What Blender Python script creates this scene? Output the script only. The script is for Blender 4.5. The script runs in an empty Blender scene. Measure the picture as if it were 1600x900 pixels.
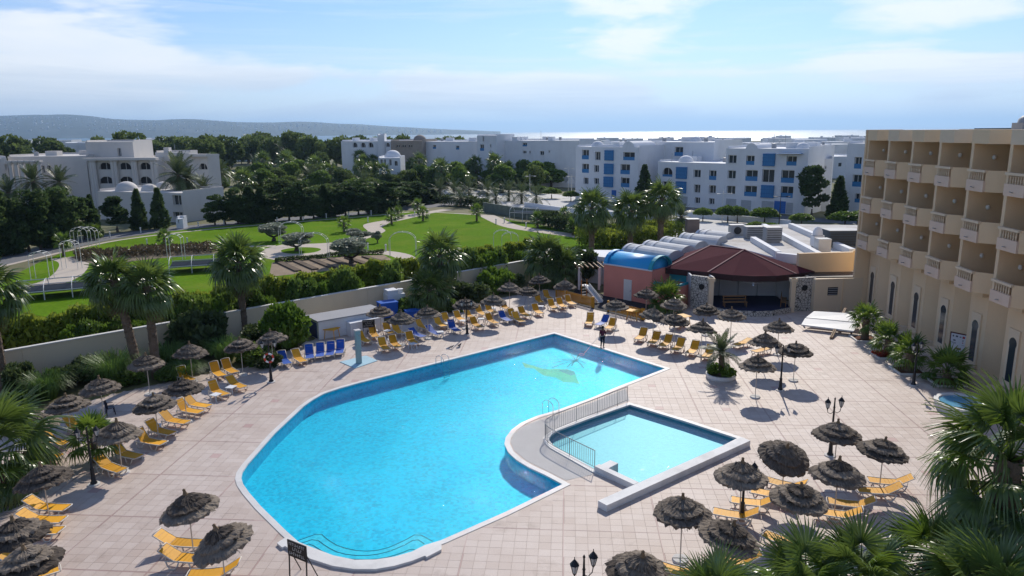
import bpy, bmesh, math, random
from mathutils import Vector, Matrix
from mathutils.geometry import tessellate_polygon
random.seed(7)
sin, cos, PI, rad = math.sin, math.cos, math.pi, math.radians
S = bpy.context.scene
COL = S.collection

# ------------------------------------------------------------------ camera
F, HC = 1140.0, 16.5                       # focal length in photo pixels (1600 wide), eye height in metres
PITCH, ROLL = math.atan(244 / F), rad(0.5)
cd = bpy.data.cameras.new('camera'); cam = bpy.data.objects.new('camera', cd); COL.objects.link(cam)
cd.sensor_width = 36.0; cd.lens = 36.0 * F / 1600.0; cd.clip_start = 0.3; cd.clip_end = 90000
cam.matrix_world = Matrix.Translation((0, 0, HC)) @ Matrix.Rotation(PI / 2 - PITCH, 4, 'X') @ Matrix.Rotation(-ROLL, 4, 'Z')
S.camera = cam

# ------------------------------------------------------------------ sky, sun, exposure
SUN_AZ, SUN_EL = rad(13.0), rad(35.0)      # azimuth to the right of straight ahead
wd = bpy.data.worlds.new('World'); S.world = wd; wd.use_nodes = True
wn = wd.node_tree; wn.nodes.clear()
def N(t, kind, **kw):
    n = t.nodes.new(kind)
    for k, v in kw.items(): setattr(n, k, v)
    return n
def math_node(t, op, a, b=None, clamp=False):
    n = N(t, 'ShaderNodeMath', operation=op, use_clamp=clamp)
    for i, v in enumerate((a, b)):
        if v is None: continue
        if isinstance(v, (int, float)): n.inputs[i].default_value = v
        else: t.links.new(v, n.inputs[i])
    return n.outputs[0]
def ramp(t, src, pts, mode='LINEAR'):
    n = N(t, 'ShaderNodeValToRGB'); t.links.new(src, n.inputs[0]); cr = n.color_ramp; cr.interpolation = mode
    while len(cr.elements) > 1: cr.elements.remove(cr.elements[-1])
    cr.elements[0].position = pts[0][0]; cr.elements[0].color = pts[0][1]
    for p, c in pts[1:]:
        e = cr.elements.new(p); e.color = c
    return n.outputs[0]
def g(v, a=1.0): return (v, v, v, a)
def mixc(t, fac, a, b, mode='MIX'):
    n = N(t, 'ShaderNodeMix', data_type='RGBA', blend_type=mode)
    for i, v in ((0, fac), (6, a), (7, b)):
        if isinstance(v, (int, float)): n.inputs[i].default_value = v
        elif isinstance(v, tuple): n.inputs[i].default_value = v
        else: t.links.new(v, n.inputs[i])
    return n.outputs[2]
def noise(t, vec, scale, detail=4, rough=.5, dist=0.):
    n = N(t, 'ShaderNodeTexNoise'); t.links.new(vec, n.inputs['Vector'])
    n.inputs['Scale'].default_value = scale; n.inputs['Detail'].default_value = detail
    n.inputs['Roughness'].default_value = rough; n.inputs['Distortion'].default_value = dist
    return n.outputs['Fac']
def build_world():
    t = wn
    sky = N(t, 'ShaderNodeTexSky', sky_type='NISHITA', sun_disc=False, sun_elevation=SUN_EL, sun_rotation=SUN_AZ,
            altitude=20, air_density=1.0, dust_density=.35, ozone_density=1.6)
    tc = N(t, 'ShaderNodeTexCoord'); sp = N(t, 'ShaderNodeSeparateXYZ'); t.links.new(tc.outputs['Generated'], sp.inputs[0])
    x, y, z = sp.outputs
    up = math_node(t, 'MAXIMUM', z, 0.0)
    cb = N(t, 'ShaderNodeCombineXYZ')                                   # heading and height: clouds lie in long flat banks
    t.links.new(math_node(t, 'MULTIPLY', math_node(t, 'ARCTAN2', x, y), 3.2), cb.inputs[0]); t.links.new(math_node(t, 'MULTIPLY', up, 15.), cb.inputs[1])
    mp = N(t, 'ShaderNodeMapping'); t.links.new(cb.outputs[0], mp.inputs[0]); mp.inputs['Location'].default_value = (CLX, CLY, 0)
    v = mp.outputs[0]
    n1 = noise(t, v, 1.0, 8, .52, .35)
    mp2 = N(t, 'ShaderNodeMapping'); t.links.new(v, mp2.inputs[0]); mp2.inputs['Scale'].default_value = (.55, 2.2, 1)
    n2 = noise(t, mp2.outputs[0], 1.3, 7, .6, .6)
    lay = ramp(t, up, [(0., g(.50)), (.045, g(.54)), (.072, g(.60)), (.088, g(.48)), (.105, g(.46)), (.125, g(.53)), (.14, g(.47)), (.25, g(.44)), (1., g(.36))])
    s = math_node(t, 'MULTIPLY', math_node(t, 'ADD', n1, lay), .5)
    cover = ramp(t, s, [(.49, g(0)), (.512, g(.35)), (.54, g(.80)), (.60, g(.95))])
    veil = ramp(t, n2, [(.48, g(0)), (.75, g(.5))])
    shade = ramp(t, math_node(t, 'ADD', math_node(t, 'MULTIPLY', n2, .6), math_node(t, 'MULTIPLY', up, 5.)), [(.42, (4.5, 5.0, 5.7, 1)), (.72, (6.8, 6.95, 7.1, 1))])
    blue = mixc(t, 1.0, sky.outputs[0], (.41, .57, .83, 1), 'MULTIPLY')
    hz = ramp(t, up, [(0., g(.92)), (.035, g(.62)), (.10, g(.22)), (.2, g(0))])
    col = mixc(t, hz, blue, (6.0, 6.35, 6.7, 1))
    col = mixc(t, veil, col, (6.0, 6.3, 6.6, 1))
    col = mixc(t, cover, col, shade)
    bg = N(t, 'ShaderNodeBackground'); bg.inputs[1].default_value = SKY_STRENGTH
    t.links.new(col, bg.inputs[0]); out = N(t, 'ShaderNodeOutputWorld'); t.links.new(bg.outputs[0], out.inputs[0])
SKY_STRENGTH = 0.14; CLX, CLY = 3.1, 1.7
build_world()
sd = bpy.data.lights.new('sun', 'SUN'); sd.energy = 4.0; sd.angle = rad(.53); sd.color = (1.0, .93, .83)
sun = bpy.data.objects.new('sun', sd); COL.objects.link(sun)
sdir = Vector((sin(SUN_AZ) * cos(SUN_EL), cos(SUN_AZ) * cos(SUN_EL), sin(SUN_EL)))
sun.rotation_euler = sdir.to_track_quat('Z', 'Y').to_euler(); sun.location = (20, 60, 80)
S.view_settings.view_transform = 'Standard'; S.view_settings.look = 'None'; S.view_settings.exposure = 0.15; S.view_settings.gamma = 1.0
S.cycles.max_bounces = 8; S.cycles.transparent_max_bounces = 16; S.cycles.volume_bounces = 0
S.cycles.caustics_reflective = False; S.cycles.caustics_refractive = False

# ------------------------------------------------------------------ photo pixel -> direction -> point on a surface
def ray(px, py):
    x = (px - 800) / F; y = (450 - py) / F
    xr = x * cos(ROLL) + y * sin(ROLL); yr = -x * sin(ROLL) + y * cos(ROLL)
    return Vector((xr, cos(PITCH) + yr * sin(PITCH), -sin(PITCH) + yr * cos(PITCH)))
def gp(px, py, z=0.0):
    d = ray(px, py); t = (z - HC) / d.z
    return Vector((d.x * t, d.y * t, z))
def on_wall(px, py, A, B):
    """where the line of sight meets the vertical plane through A and B: (distance along A->B, height)"""
    d = ray(px, py); u = Vector((B[0] - A[0], B[1] - A[1], 0)); L = u.length; u /= L
    n = Vector((-u.y, u.x, 0)); t = n.dot(Vector((A[0], A[1], 0))) / n.dot(Vector((d.x, d.y, 0)))
    p = Vector((0, 0, HC)) + d * t
    return (p.x - A[0]) * u.x + (p.y - A[1]) * u.y, p.z

# ------------------------------------------------------------------ materials
MATS = {}
def mat(name, col, rough=.75, var=.18, scale=1.5, fine=.10, fscale=25., bump=0., bscale=40., spec=.3, metal=0., rnd=0., stain=0., sscale=.4, stcol=None):
    """plain painted / mineral / plastic surface: colour with two scales of variation, optional grime and fine relief"""
    if name in MATS: return MATS[name]
    m = bpy.data.materials.new(name); m.use_nodes = True; t = m.node_tree; b = t.nodes['Principled BSDF']
    geo = N(t, 'ShaderNodeNewGeometry'); p = geo.outputs['Position']
    f1 = noise(t, p, scale, 4); f2 = noise(t, p, fscale, 3)
    k = math_node(t, 'ADD', math_node(t, 'MULTIPLY', math_node(t, 'SUBTRACT', f1, .5), 2 * var), math_node(t, 'MULTIPLY', math_node(t, 'SUBTRACT', f2, .5), 2 * fine))
    k = math_node(t, 'ADD', k, 1.0)
    if rnd:
        oi = N(t, 'ShaderNodeObjectInfo'); k = math_node(t, 'ADD', k, math_node(t, 'MULTIPLY', math_node(t, 'SUBTRACT', oi.outputs['Random'], .5), 2 * rnd))
    cb = N(t, 'ShaderNodeCombineColor')
    for i in range(3): t.links.new(k, cb.inputs[i])
    c = mixc(t, 1.0, (*col, 1), cb.outputs[0], 'MULTIPLY')
    if stain:
        mp = N(t, 'ShaderNodeMapping'); t.links.new(p, mp.inputs[0]); mp.inputs['Scale'].default_value = (1, 1, .35)
        sf = ramp(t, noise(t, mp.outputs[0], sscale, 6, .65), [(.48, g(0)), (.72, g(stain))])
        c = mixc(t, sf, c, (*(stcol or tuple(v * .45 for v in col)), 1))
    t.links.new(c, b.inputs['Base Color'])
    b.inputs['Roughness'].default_value = rough; b.inputs['Specular IOR Level'].default_value = spec; b.inputs['Metallic'].default_value = metal
    if bump:
        bn = N(t, 'ShaderNodeBump'); bn.inputs['Strength'].default_value = bump; bn.inputs['Distance'].default_value = .03
        t.links.new(noise(t, p, bscale, 4), bn.inputs['Height']); t.links.new(bn.outputs[0], b.inputs['Normal'])
    MATS[name] = m; return m
def leafmat(name, col, col2, trans=.35, rough=.45, scale=.8, fscale=9., tcol=None, spec=.35):
    """foliage: two tones, light passing through the blades"""
    if name in MATS: return MATS[name]
    m = bpy.data.materials.new(name); m.use_nodes = True; t = m.node_tree; b = t.nodes['Principled BSDF']; out = t.nodes['Material Output']
    geo = N(t, 'ShaderNodeNewGeometry'); p = geo.outputs['Position']; oi = N(t, 'ShaderNodeObjectInfo')
    s = math_node(t, 'ADD', math_node(t, 'MULTIPLY', noise(t, p, scale, 3), .6), math_node(t, 'MULTIPLY', noise(t, p, fscale, 2), .5))
    s = math_node(t, 'ADD', s, math_node(t, 'MULTIPLY', math_node(t, 'SUBTRACT', oi.outputs['Random'], .5), .25))
    c = ramp(t, s, [(.38, (*col, 1)), (.68, (*col2, 1))])
    t.links.new(c, b.inputs['Base Color']); b.inputs['Roughness'].default_value = rough; b.inputs['Specular IOR Level'].default_value = spec
    tr = N(t, 'ShaderNodeBsdfTranslucent'); t.links.new(mixc(t, .5, c, (*(tcol or col2), 1)), tr.inputs[0])
    mx = N(t, 'ShaderNodeMixShader'); mx.inputs[0].default_value = trans
    t.links.new(b.outputs[0], mx.inputs[1]); t.links.new(tr.outputs[0], mx.inputs[2]); t.links.new(mx.outputs[0], out.inputs[0])
    MATS[name] = m; return m

# ------------------------------------------------------------------ mesh builder and scene tags
class MB:
    def __init__(s): s.v = []; s.f = []
    def add(s, vs, fs):
        o = len(s.v); s.v += [tuple(v) for v in vs]; s.f += [tuple(i + o for i in f) for f in fs]; return s
    def box(s, c, d, rz=0., rx=0., ry=0.):
        M = Matrix.Rotation(rz, 3, 'Z') @ Matrix.Rotation(ry, 3, 'Y') @ Matrix.Rotation(rx, 3, 'X'); c = Vector(c)
        vs = [c + M @ Vector((a * d[0] / 2, b * d[1] / 2, e * d[2] / 2)) for e in (-1, 1) for b in (-1, 1) for a in (-1, 1)]
        return s.add(vs, [(0, 2, 3, 1), (4, 5, 7, 6), (0, 1, 5, 4), (2, 6, 7, 3), (0, 4, 6, 2), (1, 3, 7, 5)])
    def bar(s, a, b, w, h=None, up=(0, 0, 1)):
        a, b = Vector(a), Vector(b); h = h or w; d = (b - a).normalized(); r = d.cross(Vector(up))
        if r.length < 1e-4: r = d.cross(Vector((0, 1, 0)))
        r.normalize(); u = r.cross(d)
        vs = [p + r * i * w / 2 + u * j * h / 2 for p in (a, b) for j in (-1, 1) for i in (-1, 1)]
        return s.add(vs, [(0, 1, 3, 2), (4, 6, 7, 5), (0, 4, 5, 1), (2, 3, 7, 6), (0, 2, 6, 4), (1, 5, 7, 3)])
    def tube(s, pts, r, n=6, cap=True):
        pts = [Vector(p) for p in pts]; rr = r if isinstance(r, (list, tuple)) else [r] * len(pts); vs = []; fs = []
        ref = Vector((0, 0, 1))
        for i, p in enumerate(pts):
            d = (pts[min(i + 1, len(pts) - 1)] - pts[max(i - 1, 0)]).normalized()
            a = d.cross(ref)
            if a.length < .05: a = d.cross(Vector((1, 0, 0)))
            a.normalize(); b = a.cross(d)
            for k in range(n):
                th = 2 * PI * k / n; vs.append(p + (a * cos(th) + b * sin(th)) * rr[i])
        for i in range(len(pts) - 1):
            for k in range(n):
                k2 = (k + 1) % n; fs.append((i * n + k, i * n + k2, (i + 1) * n + k2, (i + 1) * n + k))
        if cap: fs += [tuple(range(n - 1, -1, -1)), tuple((len(pts) - 1) * n + k for k in range(n))]
        return s.add(vs, fs)
    def lathe(s, prof, n=16, c=(0, 0), a0=0., a1=2 * PI, jit=None):
        full = abs(a1 - a0 - 2 * PI) < 1e-6; m = n if full else n + 1; vs = []; fs = []
        for j, (r, z) in enumerate(prof):
            for k in range(m):
                th = a0 + (a1 - a0) * k / n; dr, dz = jit(j, k) if jit else (0, 0)
                vs.append((c[0] + (r + dr) * cos(th), c[1] + (r + dr) * sin(th), z + dz))
        for j in range(len(prof) - 1):
            for k in range(n):
                k2 = (k + 1) % m; fs.append((j * m + k, j * m + k2, (j + 1) * m + k2, (j + 1) * m + k))
        return s.add(vs, fs)
    def prism(s, poly, z0, z1, bottom=True, top=True, z1s=None):
        n = len(poly); p = [Vector((q[0], q[1], 0)) for q in poly]
        area = sum(p[i].x * p[(i + 1) % n].y - p[(i + 1) % n].x * p[i].y for i in range(n))
        if area < 0: p.reverse(); z1s = z1s[::-1] if z1s else None
        vs = [(q.x, q.y, z0) for q in p] + [(q.x, q.y, z1s[i] if z1s else z1) for i, q in enumerate(p)]
        fs = [(i, (i + 1) % n, n + (i + 1) % n, n + i) for i in range(n)]
        tri = tessellate_polygon([p])
        for a, b, c in tri:
            if ((p[b] - p[a]).cross(p[c] - p[a])).z < 0: a, b, c = a, c, b
            if top: fs.append((n + a, n + b, n + c))
            if bottom: fs.append((a, c, b))
        return s.add(vs, fs)
    def sheet(s, loops, z):
        loops = [[Vector((q[0], q[1], 0)) for q in l] for l in loops]; flat = [q for l in loops for q in l]; fs = []
        for a, b, c in tessellate_polygon(loops):
            cr = ((flat[b] - flat[a]).cross(flat[c] - flat[a])).z
            if abs(cr) < 1e-9: continue
            fs.append((a, b, c) if cr > 0 else (a, c, b))
        return s.add([(q.x, q.y, z) for q in flat], fs)
    def mesh(s, name, m, smooth=False):
        me = bpy.data.meshes.new(name); me.from_pydata(s.v, [], s.f); me.materials.append(m)
        if smooth: me.polygons.foreach_set('use_smooth', [True] * len(me.polygons))
        me.update(); return me
    def build(s, name, m, parent=None, smooth=False, label=None, kind=None):
        return link(name, s.mesh(name, m, smooth), parent, label, kind)
def link(name, me, parent=None, label=None, kind=None, loc=None, rot=None):
    o = bpy.data.objects.new(name, me); COL.objects.link(o)
    if parent: o.parent = parent
    if label: o['label'] = label
    if kind: o['kind'] = kind
    if loc is not None: o.location = loc
    if rot is not None: o.rotation_euler = rot
    return o
def tag(o, label, cat, group=None):
    o['label'] = label; o['category'] = cat
    if group: o['group'] = group
    return o
def thing(name, label, cat, loc=(0, 0, 0), rz=0., group=None):
    o = bpy.data.objects.new(name, None); COL.objects.link(o); o.empty_display_size = .2
    o.location = loc; o.rotation_euler = (0, 0, rz); return tag(o, label, cat, group)
def structure(o): o['kind'] = 'structure'; return o
def copy_tree(o, parent=None):
    c = o.copy(); COL.objects.link(c); c.parent = parent
    for ch in KIDS.get(o.name) or [k for k in o.children]: copy_tree(ch, c)
    return c
KIDS = {}
def V2(p): return Vector((p[0], p[1]))
def offset_poly(P, d):
    """closed outline moved outward by d (counter-clockwise outlines grow)"""
    n = len(P); A = sum(P[i][0] * P[(i + 1) % n][1] - P[(i + 1) % n][0] * P[i][1] for i in range(n)); sg = 1 if A > 0 else -1; out = []
    for i in range(n):
        a, b, c = V2(P[i - 1]), V2(P[i]), V2(P[(i + 1) % n]); d1 = (b - a).normalized(); d2 = (c - b).normalized()
        n1 = Vector((d1.y, -d1.x)) * sg; n2 = Vector((d2.y, -d2.x)) * sg; m = n1 + n2
        if m.length < 1e-3: m = n1
        m.normalize(); out.append(b + m * d / max(.45, m.dot(n1)))
    return out
def inside(p, P):
    x, y = p[0], p[1]; r = False; n = len(P); j = n - 1
    for i in range(n):
        xi, yi, xj, yj = P[i][0], P[i][1], P[j][0], P[j][1]
        if (yi > y) != (yj > y) and x < (xj - xi) * (y - yi) / (yj - yi) + xi: r = not r
        j = i
    return r
def smooth_line(P, it=2, closed=False):
    P = [V2(p) for p in P]
    for _ in range(it):
        Q = []; n = len(P)
        for i in range(n if closed else n - 1):
            a, b = P[i], P[(i + 1) % n]; Q += [a * .75 + b * .25, a * .25 + b * .75]
        if not closed: Q = [P[0]] + Q + [P[-1]]
        P = Q
    return P
def ribbon(P, w):
    """strip of width w along an open line -> outline"""
    L, R = [], []; n = len(P)
    for i in range(n):
        d = (P[min(i + 1, n - 1)] - P[max(i - 1, 0)]).normalized(); q = Vector((-d.y, d.x)) * w / 2
        L.append(P[i] + q); R.append(P[i] - q)
    return L + R[::-1]
# ================================================================== SETTING
GA = rad(4.3)                                                     # the deck's joints run 4.3 degrees off the view axis
UX, UY = Vector((cos(GA), -sin(GA))), Vector((sin(GA), cos(GA)))
O0 = V2(gp(174, 806))                                             # a crossing of two red bands
def uv(p): d = V2(p) - O0; return d.dot(UX), d.dot(UY)
def from_uv(u, v): return O0 + UX * u + UY * v
def P2(l, z=0.): return [V2(gp(x, y, z)) for x, y in l]

# ---- pools: outlines read at the inner edge of the coping
arcR = [(960,607),(920,624),(872,641),(838,651),(815,661),(800,672),(791,684),(789,694),(795,707),(808,719),(826,730),(852,742),(880,757)]
arcB = [(690,845),(664,853),(644,863),(616,871),(587,875.5),(554,876),(520,869),(486,856),(466,848)]
arcL = [(448,832),(407,792),(388,770),(379,757),(376,747),(378,738),(386,726),(428,678),(460,648),(474,635),(488,625),(506,615),(530,607),(560,598.5)]
MAIN = P2([(866,521),(1040,576)] + arcR + [(790,801)] + arcB + arcL + [(700,563)])
BABY = P2([(984,633),(1070,659),(1153,686),(1002,763),(930,735),(866,699),(859,692),(857,686),(861,680),(870,674),(920,655)])
def ccw(P):
    A = sum(P[i].x * P[(i + 1) % len(P)].y - P[(i + 1) % len(P)].x * P[i].y for i in range(len(P))); return P if A > 0 else P[::-1]
MAIN, BABY = ccw(MAIN), ccw(BABY)

M_dirt = mat('garden_earth', (.17, .135, .085), .95, .35, .25, .25, 6, .5, 12)
M_ground = mat('open_ground', (.16, .15, .075), .95, .45, .03, .25, 1.2, .3, 4, stain=.7, sscale=.02, stcol=(.06, .085, .03))
ring = [Vector((2600 * cos(a), 2600 * sin(a))) for a in [2 * PI * k / 192 for k in range(192)]]
ring = [Vector((p.x, min(p.y, 1150 + .02 * p.x + 30 * sin(p.x * .01) + 1.5 * max(0., -420 - p.x)))) for p in ring]
def hull(P):
    P = sorted({(round(p.x, 3), round(p.y, 3)) for p in P}); out = []
    for seq in (P, P[::-1]):
        h = []
        for p in seq:
            while len(h) > 1 and (h[-1][0] - h[-2][0]) * (p[1] - h[-2][1]) - (h[-1][1] - h[-2][1]) * (p[0] - h[-2][0]) <= 0: h.pop()
            h.append(p)
        out += h[:-1]
    return [Vector(p) for p in out]
hole = offset_poly(hull(MAIN + BABY), .3)
structure(MB().sheet([ring, hole], -.06).build('ground', M_ground))

# ---- sea and the far headland
def sea_mat():
    m = bpy.data.materials.new('sea_water'); m.use_nodes = True; t = m.node_tree; b = t.nodes['Principled BSDF']
    b.inputs['Base Color'].default_value = (.03, .10, .15, 1); b.inputs['Roughness'].default_value = .42; b.inputs['Specular IOR Level'].default_value = .5
    geo = N(t, 'ShaderNodeNewGeometry'); bn = N(t, 'ShaderNodeBump'); bn.inputs['Strength'].default_value = .6; bn.inputs['Distance'].default_value = 1.0
    t.links.new(noise(t, geo.outputs['Position'], .12, 5, .6), bn.inputs['Height']); t.links.new(bn.outputs[0], b.inputs['Normal']); return m
seaP = [Vector((42000 * cos(a), 42000 * sin(a))) for a in [2 * PI * k / 128 for k in range(128)]]
structure(MB().sheet([seaP], -5.0).build('sea', sea_mat()))
def hills():
    prof = [(-900,150),(-500,168),(-200,176),(0,182),(60,180),(120,184),(200,188),(300,190),(380,192),(470,193),(560,195),(600,198),(660,202),(720,204),(782,206.5)]
    def top(x):
        for (a, ya), (b, yb) in zip(prof, prof[1:]):
            if a <= x <= b: return ya + (yb - ya) * (x - a) / (b - a)
        return prof[-1][1]
    D = 9000.; mb = MB(); nx, ny = 180, 14; rnd = random.Random(3)
    ph = [rnd.uniform(0, 6.28) for _ in range(12)]
    for j in range(ny + 1):
        for i in range(nx + 1):
            x = -900 + (782 + 900) * i / nx; d = ray(x, top(x)); f = j / ny
            dist = D + 3200 * (f - .5) * 2 * (.35 + .65 * min(1, (782 - x) / 500))
            h = max(0., HC + d.z / d.y * D + 8)
            prof_h = sin(PI * f) ** .8
            h2 = h * prof_h * (1 + .10 * sin(x * .035 + ph[0] + f * 5) * (1 - abs(2 * f - 1)) * (f != .5) + .07 * sin(x * .011 + f * 9 + ph[1]) * (2 * f - 1))
            mb.v.append((d.x / d.y * dist, dist, -6 + (h2 + 6) * (1 if 0 < f < 1 else 0)))
    for j in range(ny):
        for i in range(nx):
            a = j * (nx + 1) + i; mb.f.append((a, a + 1, a + nx + 2, a + nx + 1))
    m = mat('hill_scrub', (.03, .045, .045), .95, .35, .0016, .35, .009, stain=.5, sscale=.004, stcol=(.12, .13, .13))
    structure(mb.build('headland_hills', m, smooth=True))
    # the white town on its slopes
    tb = MB(); r = random.Random(11)
    for _ in range(520):
        x = r.uniform(-300, 700); d = ray(x, top(x)); fr = r.uniform(.05, .30)
        i = min(nx - 1, max(0, int((x + 900) / 1682 * nx))); a = mb.v[int(fr * ny) * (nx + 1) + i]; b = mb.v[(int(fr * ny) + 1) * (nx + 1) + i]; k = fr * ny - int(fr * ny)
        p = [a[q] + (b[q] - a[q]) * k for q in range(3)]; s = r.uniform(9, 20)
        tb.box((p[0], p[1], p[2] + 3), (s, s, r.uniform(5, 9)), r.uniform(0, 3))
    o = tb.build('far_town', mat('far_town_walls', (.62, .62, .60), .9, .2, .01)); o['kind'] = 'stuff'; tag(o, 'white houses scattered over the far hillside across the bay', 'town')
hills()

# ---- pool deck: slab, then every tile its own piece
EDGE = [(-260,730),(-60,672),(43,648),(140,626),(226,604),(330,583),(400,571),(440,556),(482,533),(560,512),(640,494),(700,482),(760,470),(820,458),(862,452)]
DECK = P2(EDGE) + P2([(905,463),(935,470),(1003,484),(1060,484)]) + [Vector((17.5, 70)), Vector((34.5, 70)), Vector((29.0, 20)), Vector((27.5, 6)), Vector((-30, 6)), Vector((-44, 20))]
DECK = ccw(DECK)
M_slab = mat('deck_grout', (.33, .27, .23), .9, .2, .6, .2, 30)
deck = structure(MB().sheet([DECK, MAIN[::-1], BABY[::-1]], -.012).build('pool_deck', M_slab))
def tile_mat(name, c1, c2, red=False):
    m = bpy.data.materials.new(name); m.use_nodes = True; t = m.node_tree; b = t.nodes['Principled BSDF']
    geo = N(t, 'ShaderNodeNewGeometry'); p = geo.outputs['Position']
    mp = N(t, 'ShaderNodeMapping', vector_type='TEXTURE'); t.links.new(p, mp.inputs[0])
    mp.inputs['Location'].default_value = (O0.x, O0.y, 0); mp.inputs['Rotation'].default_value = (0, 0, -GA); mp.inputs['Scale'].default_value = (.5, .5, 1)
    fl = N(t, 'ShaderNodeVectorMath', operation='FLOOR'); t.links.new(mp.outputs[0], fl.inputs[0])
    sx = N(t, 'ShaderNodeSeparateXYZ'); t.links.new(fl.outputs[0], sx.inputs[0]); cb = N(t, 'ShaderNodeCombineXYZ'); t.links.new(sx.outputs[0], cb.inputs[0]); t.links.new(sx.outputs[1], cb.inputs[1])
    wn_ = N(t, 'ShaderNodeTexWhiteNoise'); t.links.new(cb.outputs[0], wn_.inputs[0])
    big = noise(t, p, .07, 4, .55); mid = noise(t, p, .9, 5, .6); fine = noise(t, p, 22, 3)
    s = math_node(t, 'ADD', math_node(t, 'MULTIPLY', big, .9), math_node(t, 'MULTIPLY', wn_.outputs[0], .22))
    s = math_node(t, 'ADD', s, math_node(t, 'MULTIPLY', mid, .35))
    c = ramp(t, s, [(.55, (*c1, 1)), (.95, (*c2, 1))])
    k = math_node(t, 'ADD', math_node(t, 'MULTIPLY', fine, .3), .85); cc = N(t, 'ShaderNodeCombineColor')
    for i in range(3): t.links.new(k, cc.inputs[i])
    c = mixc(t, 1., c, cc.outputs[0], 'MULTIPLY')
    st = ramp(t, noise(t, p, .55, 7, .7), [(.57, g(0)), (.72, g(.6))])
    c = mixc(t, st, c, (c1[0] * .6, c1[1] * .57, c1[2] * .55, 1))
    t.links.new(c, b.inputs['Base Color']); b.inputs['Roughness'].default_value = .6; b.inputs['Specular IOR Level'].default_value = .3
    bn = N(t, 'ShaderNodeBump'); bn.inputs['Strength'].default_value = .25; bn.inputs['Distance'].default_value = .01
    t.links.new(fine, bn.inputs['Height']); t.links.new(bn.outputs[0], b.inputs['Normal']); MATS[name] = m; return m
M_tile = tile_mat('deck_tile', (.47, .375, .315), (.60, .51, .445))
M_tred = tile_mat('deck_tile_red', (.42, .28, .25), (.52, .37, .335), True)
MAINO, BABYO = offset_poly(MAIN, .12), offset_poly(BABY, .12)
PEB = ccw(P2([(978,607),(930,627),(872,648),(838,658),(815,668),(803,678),(797,690),(803,704),(822,720),(852,735),(884,751),(926,742),(926,736),(862,700),(852,690),(855,680),(868,670),(984,626)]))
def tiles():
    us, vs = [], []
    for p in DECK:
        a, b = uv(p); us.append(a); vs.append(b)
    cells = []; T = .5
    for i in range(int(min(us) / T) - 1, int(max(us) / T) + 2):
        for j in range(int(min(vs) / T) - 1, int(max(vs) / T) + 2):
            c = from_uv((i + .5) * T, (j + .5) * T)
            if not inside(c, DECK): continue
            cs = [from_uv((i + a) * T, (j + b) * T) for a, b in ((0, 0), (1, 0), (1, 1), (0, 1))]
            if any(inside(q, P) for q in cs + [c] for P in (MAINO, BABYO)): continue
            if inside(c, PEB): continue
            cells.append((i, j, c))
    f0 = Vector((0, cos(PITCH), -sin(PITCH)))
    def key(c): return c.y + (1000 if abs(c.x) > .69 * (c.y * .978 + 3.45) or c.y < 26.2 else 0)
    cells.sort(key=lambda q: key(q[2]))
    w = T / 2 - .0055; hgt = .012
    def one(mb, c, dz, u0=-w, u1=w, v0=-w, v1=w, rel=False):
        P = [(UX * a + UY * b) + (Vector((0, 0)) if rel else c) for a, b in ((u0, v0), (u1, v0), (u1, v1), (u0, v1))]
        vs = [(q.x, q.y, -.0121) for q in P] + [(q.x, q.y, dz) for q in P]
        mb.add(vs, [(4, 5, 6, 7), (0, 1, 5, 4), (1, 2, 6, 5), (2, 3, 7, 6), (3, 0, 4, 7)])
    def ext(i, j):                                       # tiles beside a red band give it room
        return dict(u0=-w + (.03 if i % 8 == 0 else 0), u1=w - (.03 if i % 8 == 7 else 0), v0=-w + (.03 if j % 8 == 0 else 0), v1=w - (.03 if j % 8 == 7 else 0))
    cache = {}; rest, rred = MB(), MB(); r = random.Random(5); nsingle = 0
    for i, j, c in cells:
        red = (i % 8 == 3 and j % 8 == 4) and (i * 7 + j * 3) % 5 < 3
        if nsingle < 300:
            k = (i % 8 in (0, 7) and i % 8, j % 8 in (0, 7) and j % 8, red)
            if k not in cache:
                mb = MB(); one(mb, None, 0., rel=True, **ext(i, j)); cache[k] = mb.mesh('tile', M_tred if red else M_tile)
            link('tile', cache[k], deck, loc=(c.x, c.y, r.uniform(-.0015, .0015))); nsingle += 1
        else: one(rred if red else rest, c, r.uniform(-.0015, .0015), **ext(i, j))
    rest.build('tile_field', M_tile, deck, kind='stuff'); rred.build('red_tile_field', M_tred, deck, kind='stuff')
    # the red bands every eight tiles
    band = MB()
    for a0, a1, along in ((min(us), max(us), 0), (min(vs), max(vs), 1)):
        for k in range(int(a0 / 4) - 1, int(a1 / 4) + 2):
            b0, b1 = (min(vs), max(vs)) if along == 0 else (min(us), max(us)); n = int((b1 - b0) / .25)
            run = None
            for q in range(n + 2):
                s = b0 + q * .25; c = from_uv(k * 4, s) if along == 0 else from_uv(s, k * 4)
                ok = q <= n and inside(c, DECK) and not any(inside(c, P) for P in (MAINO, BABYO, PEB))
                if ok and run is None: run = s
                if not ok and run is not None:
                    e = s - .25
                    if e > run:
                        pts = [(k * 4 - .022, run), (k * 4 + .022, run), (k * 4 + .022, e), (k * 4 - .022, e)] if along == 0 else [(run, k * 4 - .022), (e, k * 4 - .022), (e, k * 4 + .022), (run, k * 4 + .022)]
                        band.add([(*from_uv(*t_), -.0015 - .001 * along) for t_ in pts], [(0, 1, 2, 3)])
                    run = None
    band.build('red_band', M_tred, deck, kind='stuff')
tiles()
M_pebble = mat('pebble_paving', (.52, .50, .47), .85, .12, .8, .45, 60, .4, 90)
MB().sheet([offset_poly(PEB, -.02)], .004).build('pebble_paving', M_pebble, deck)

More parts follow.
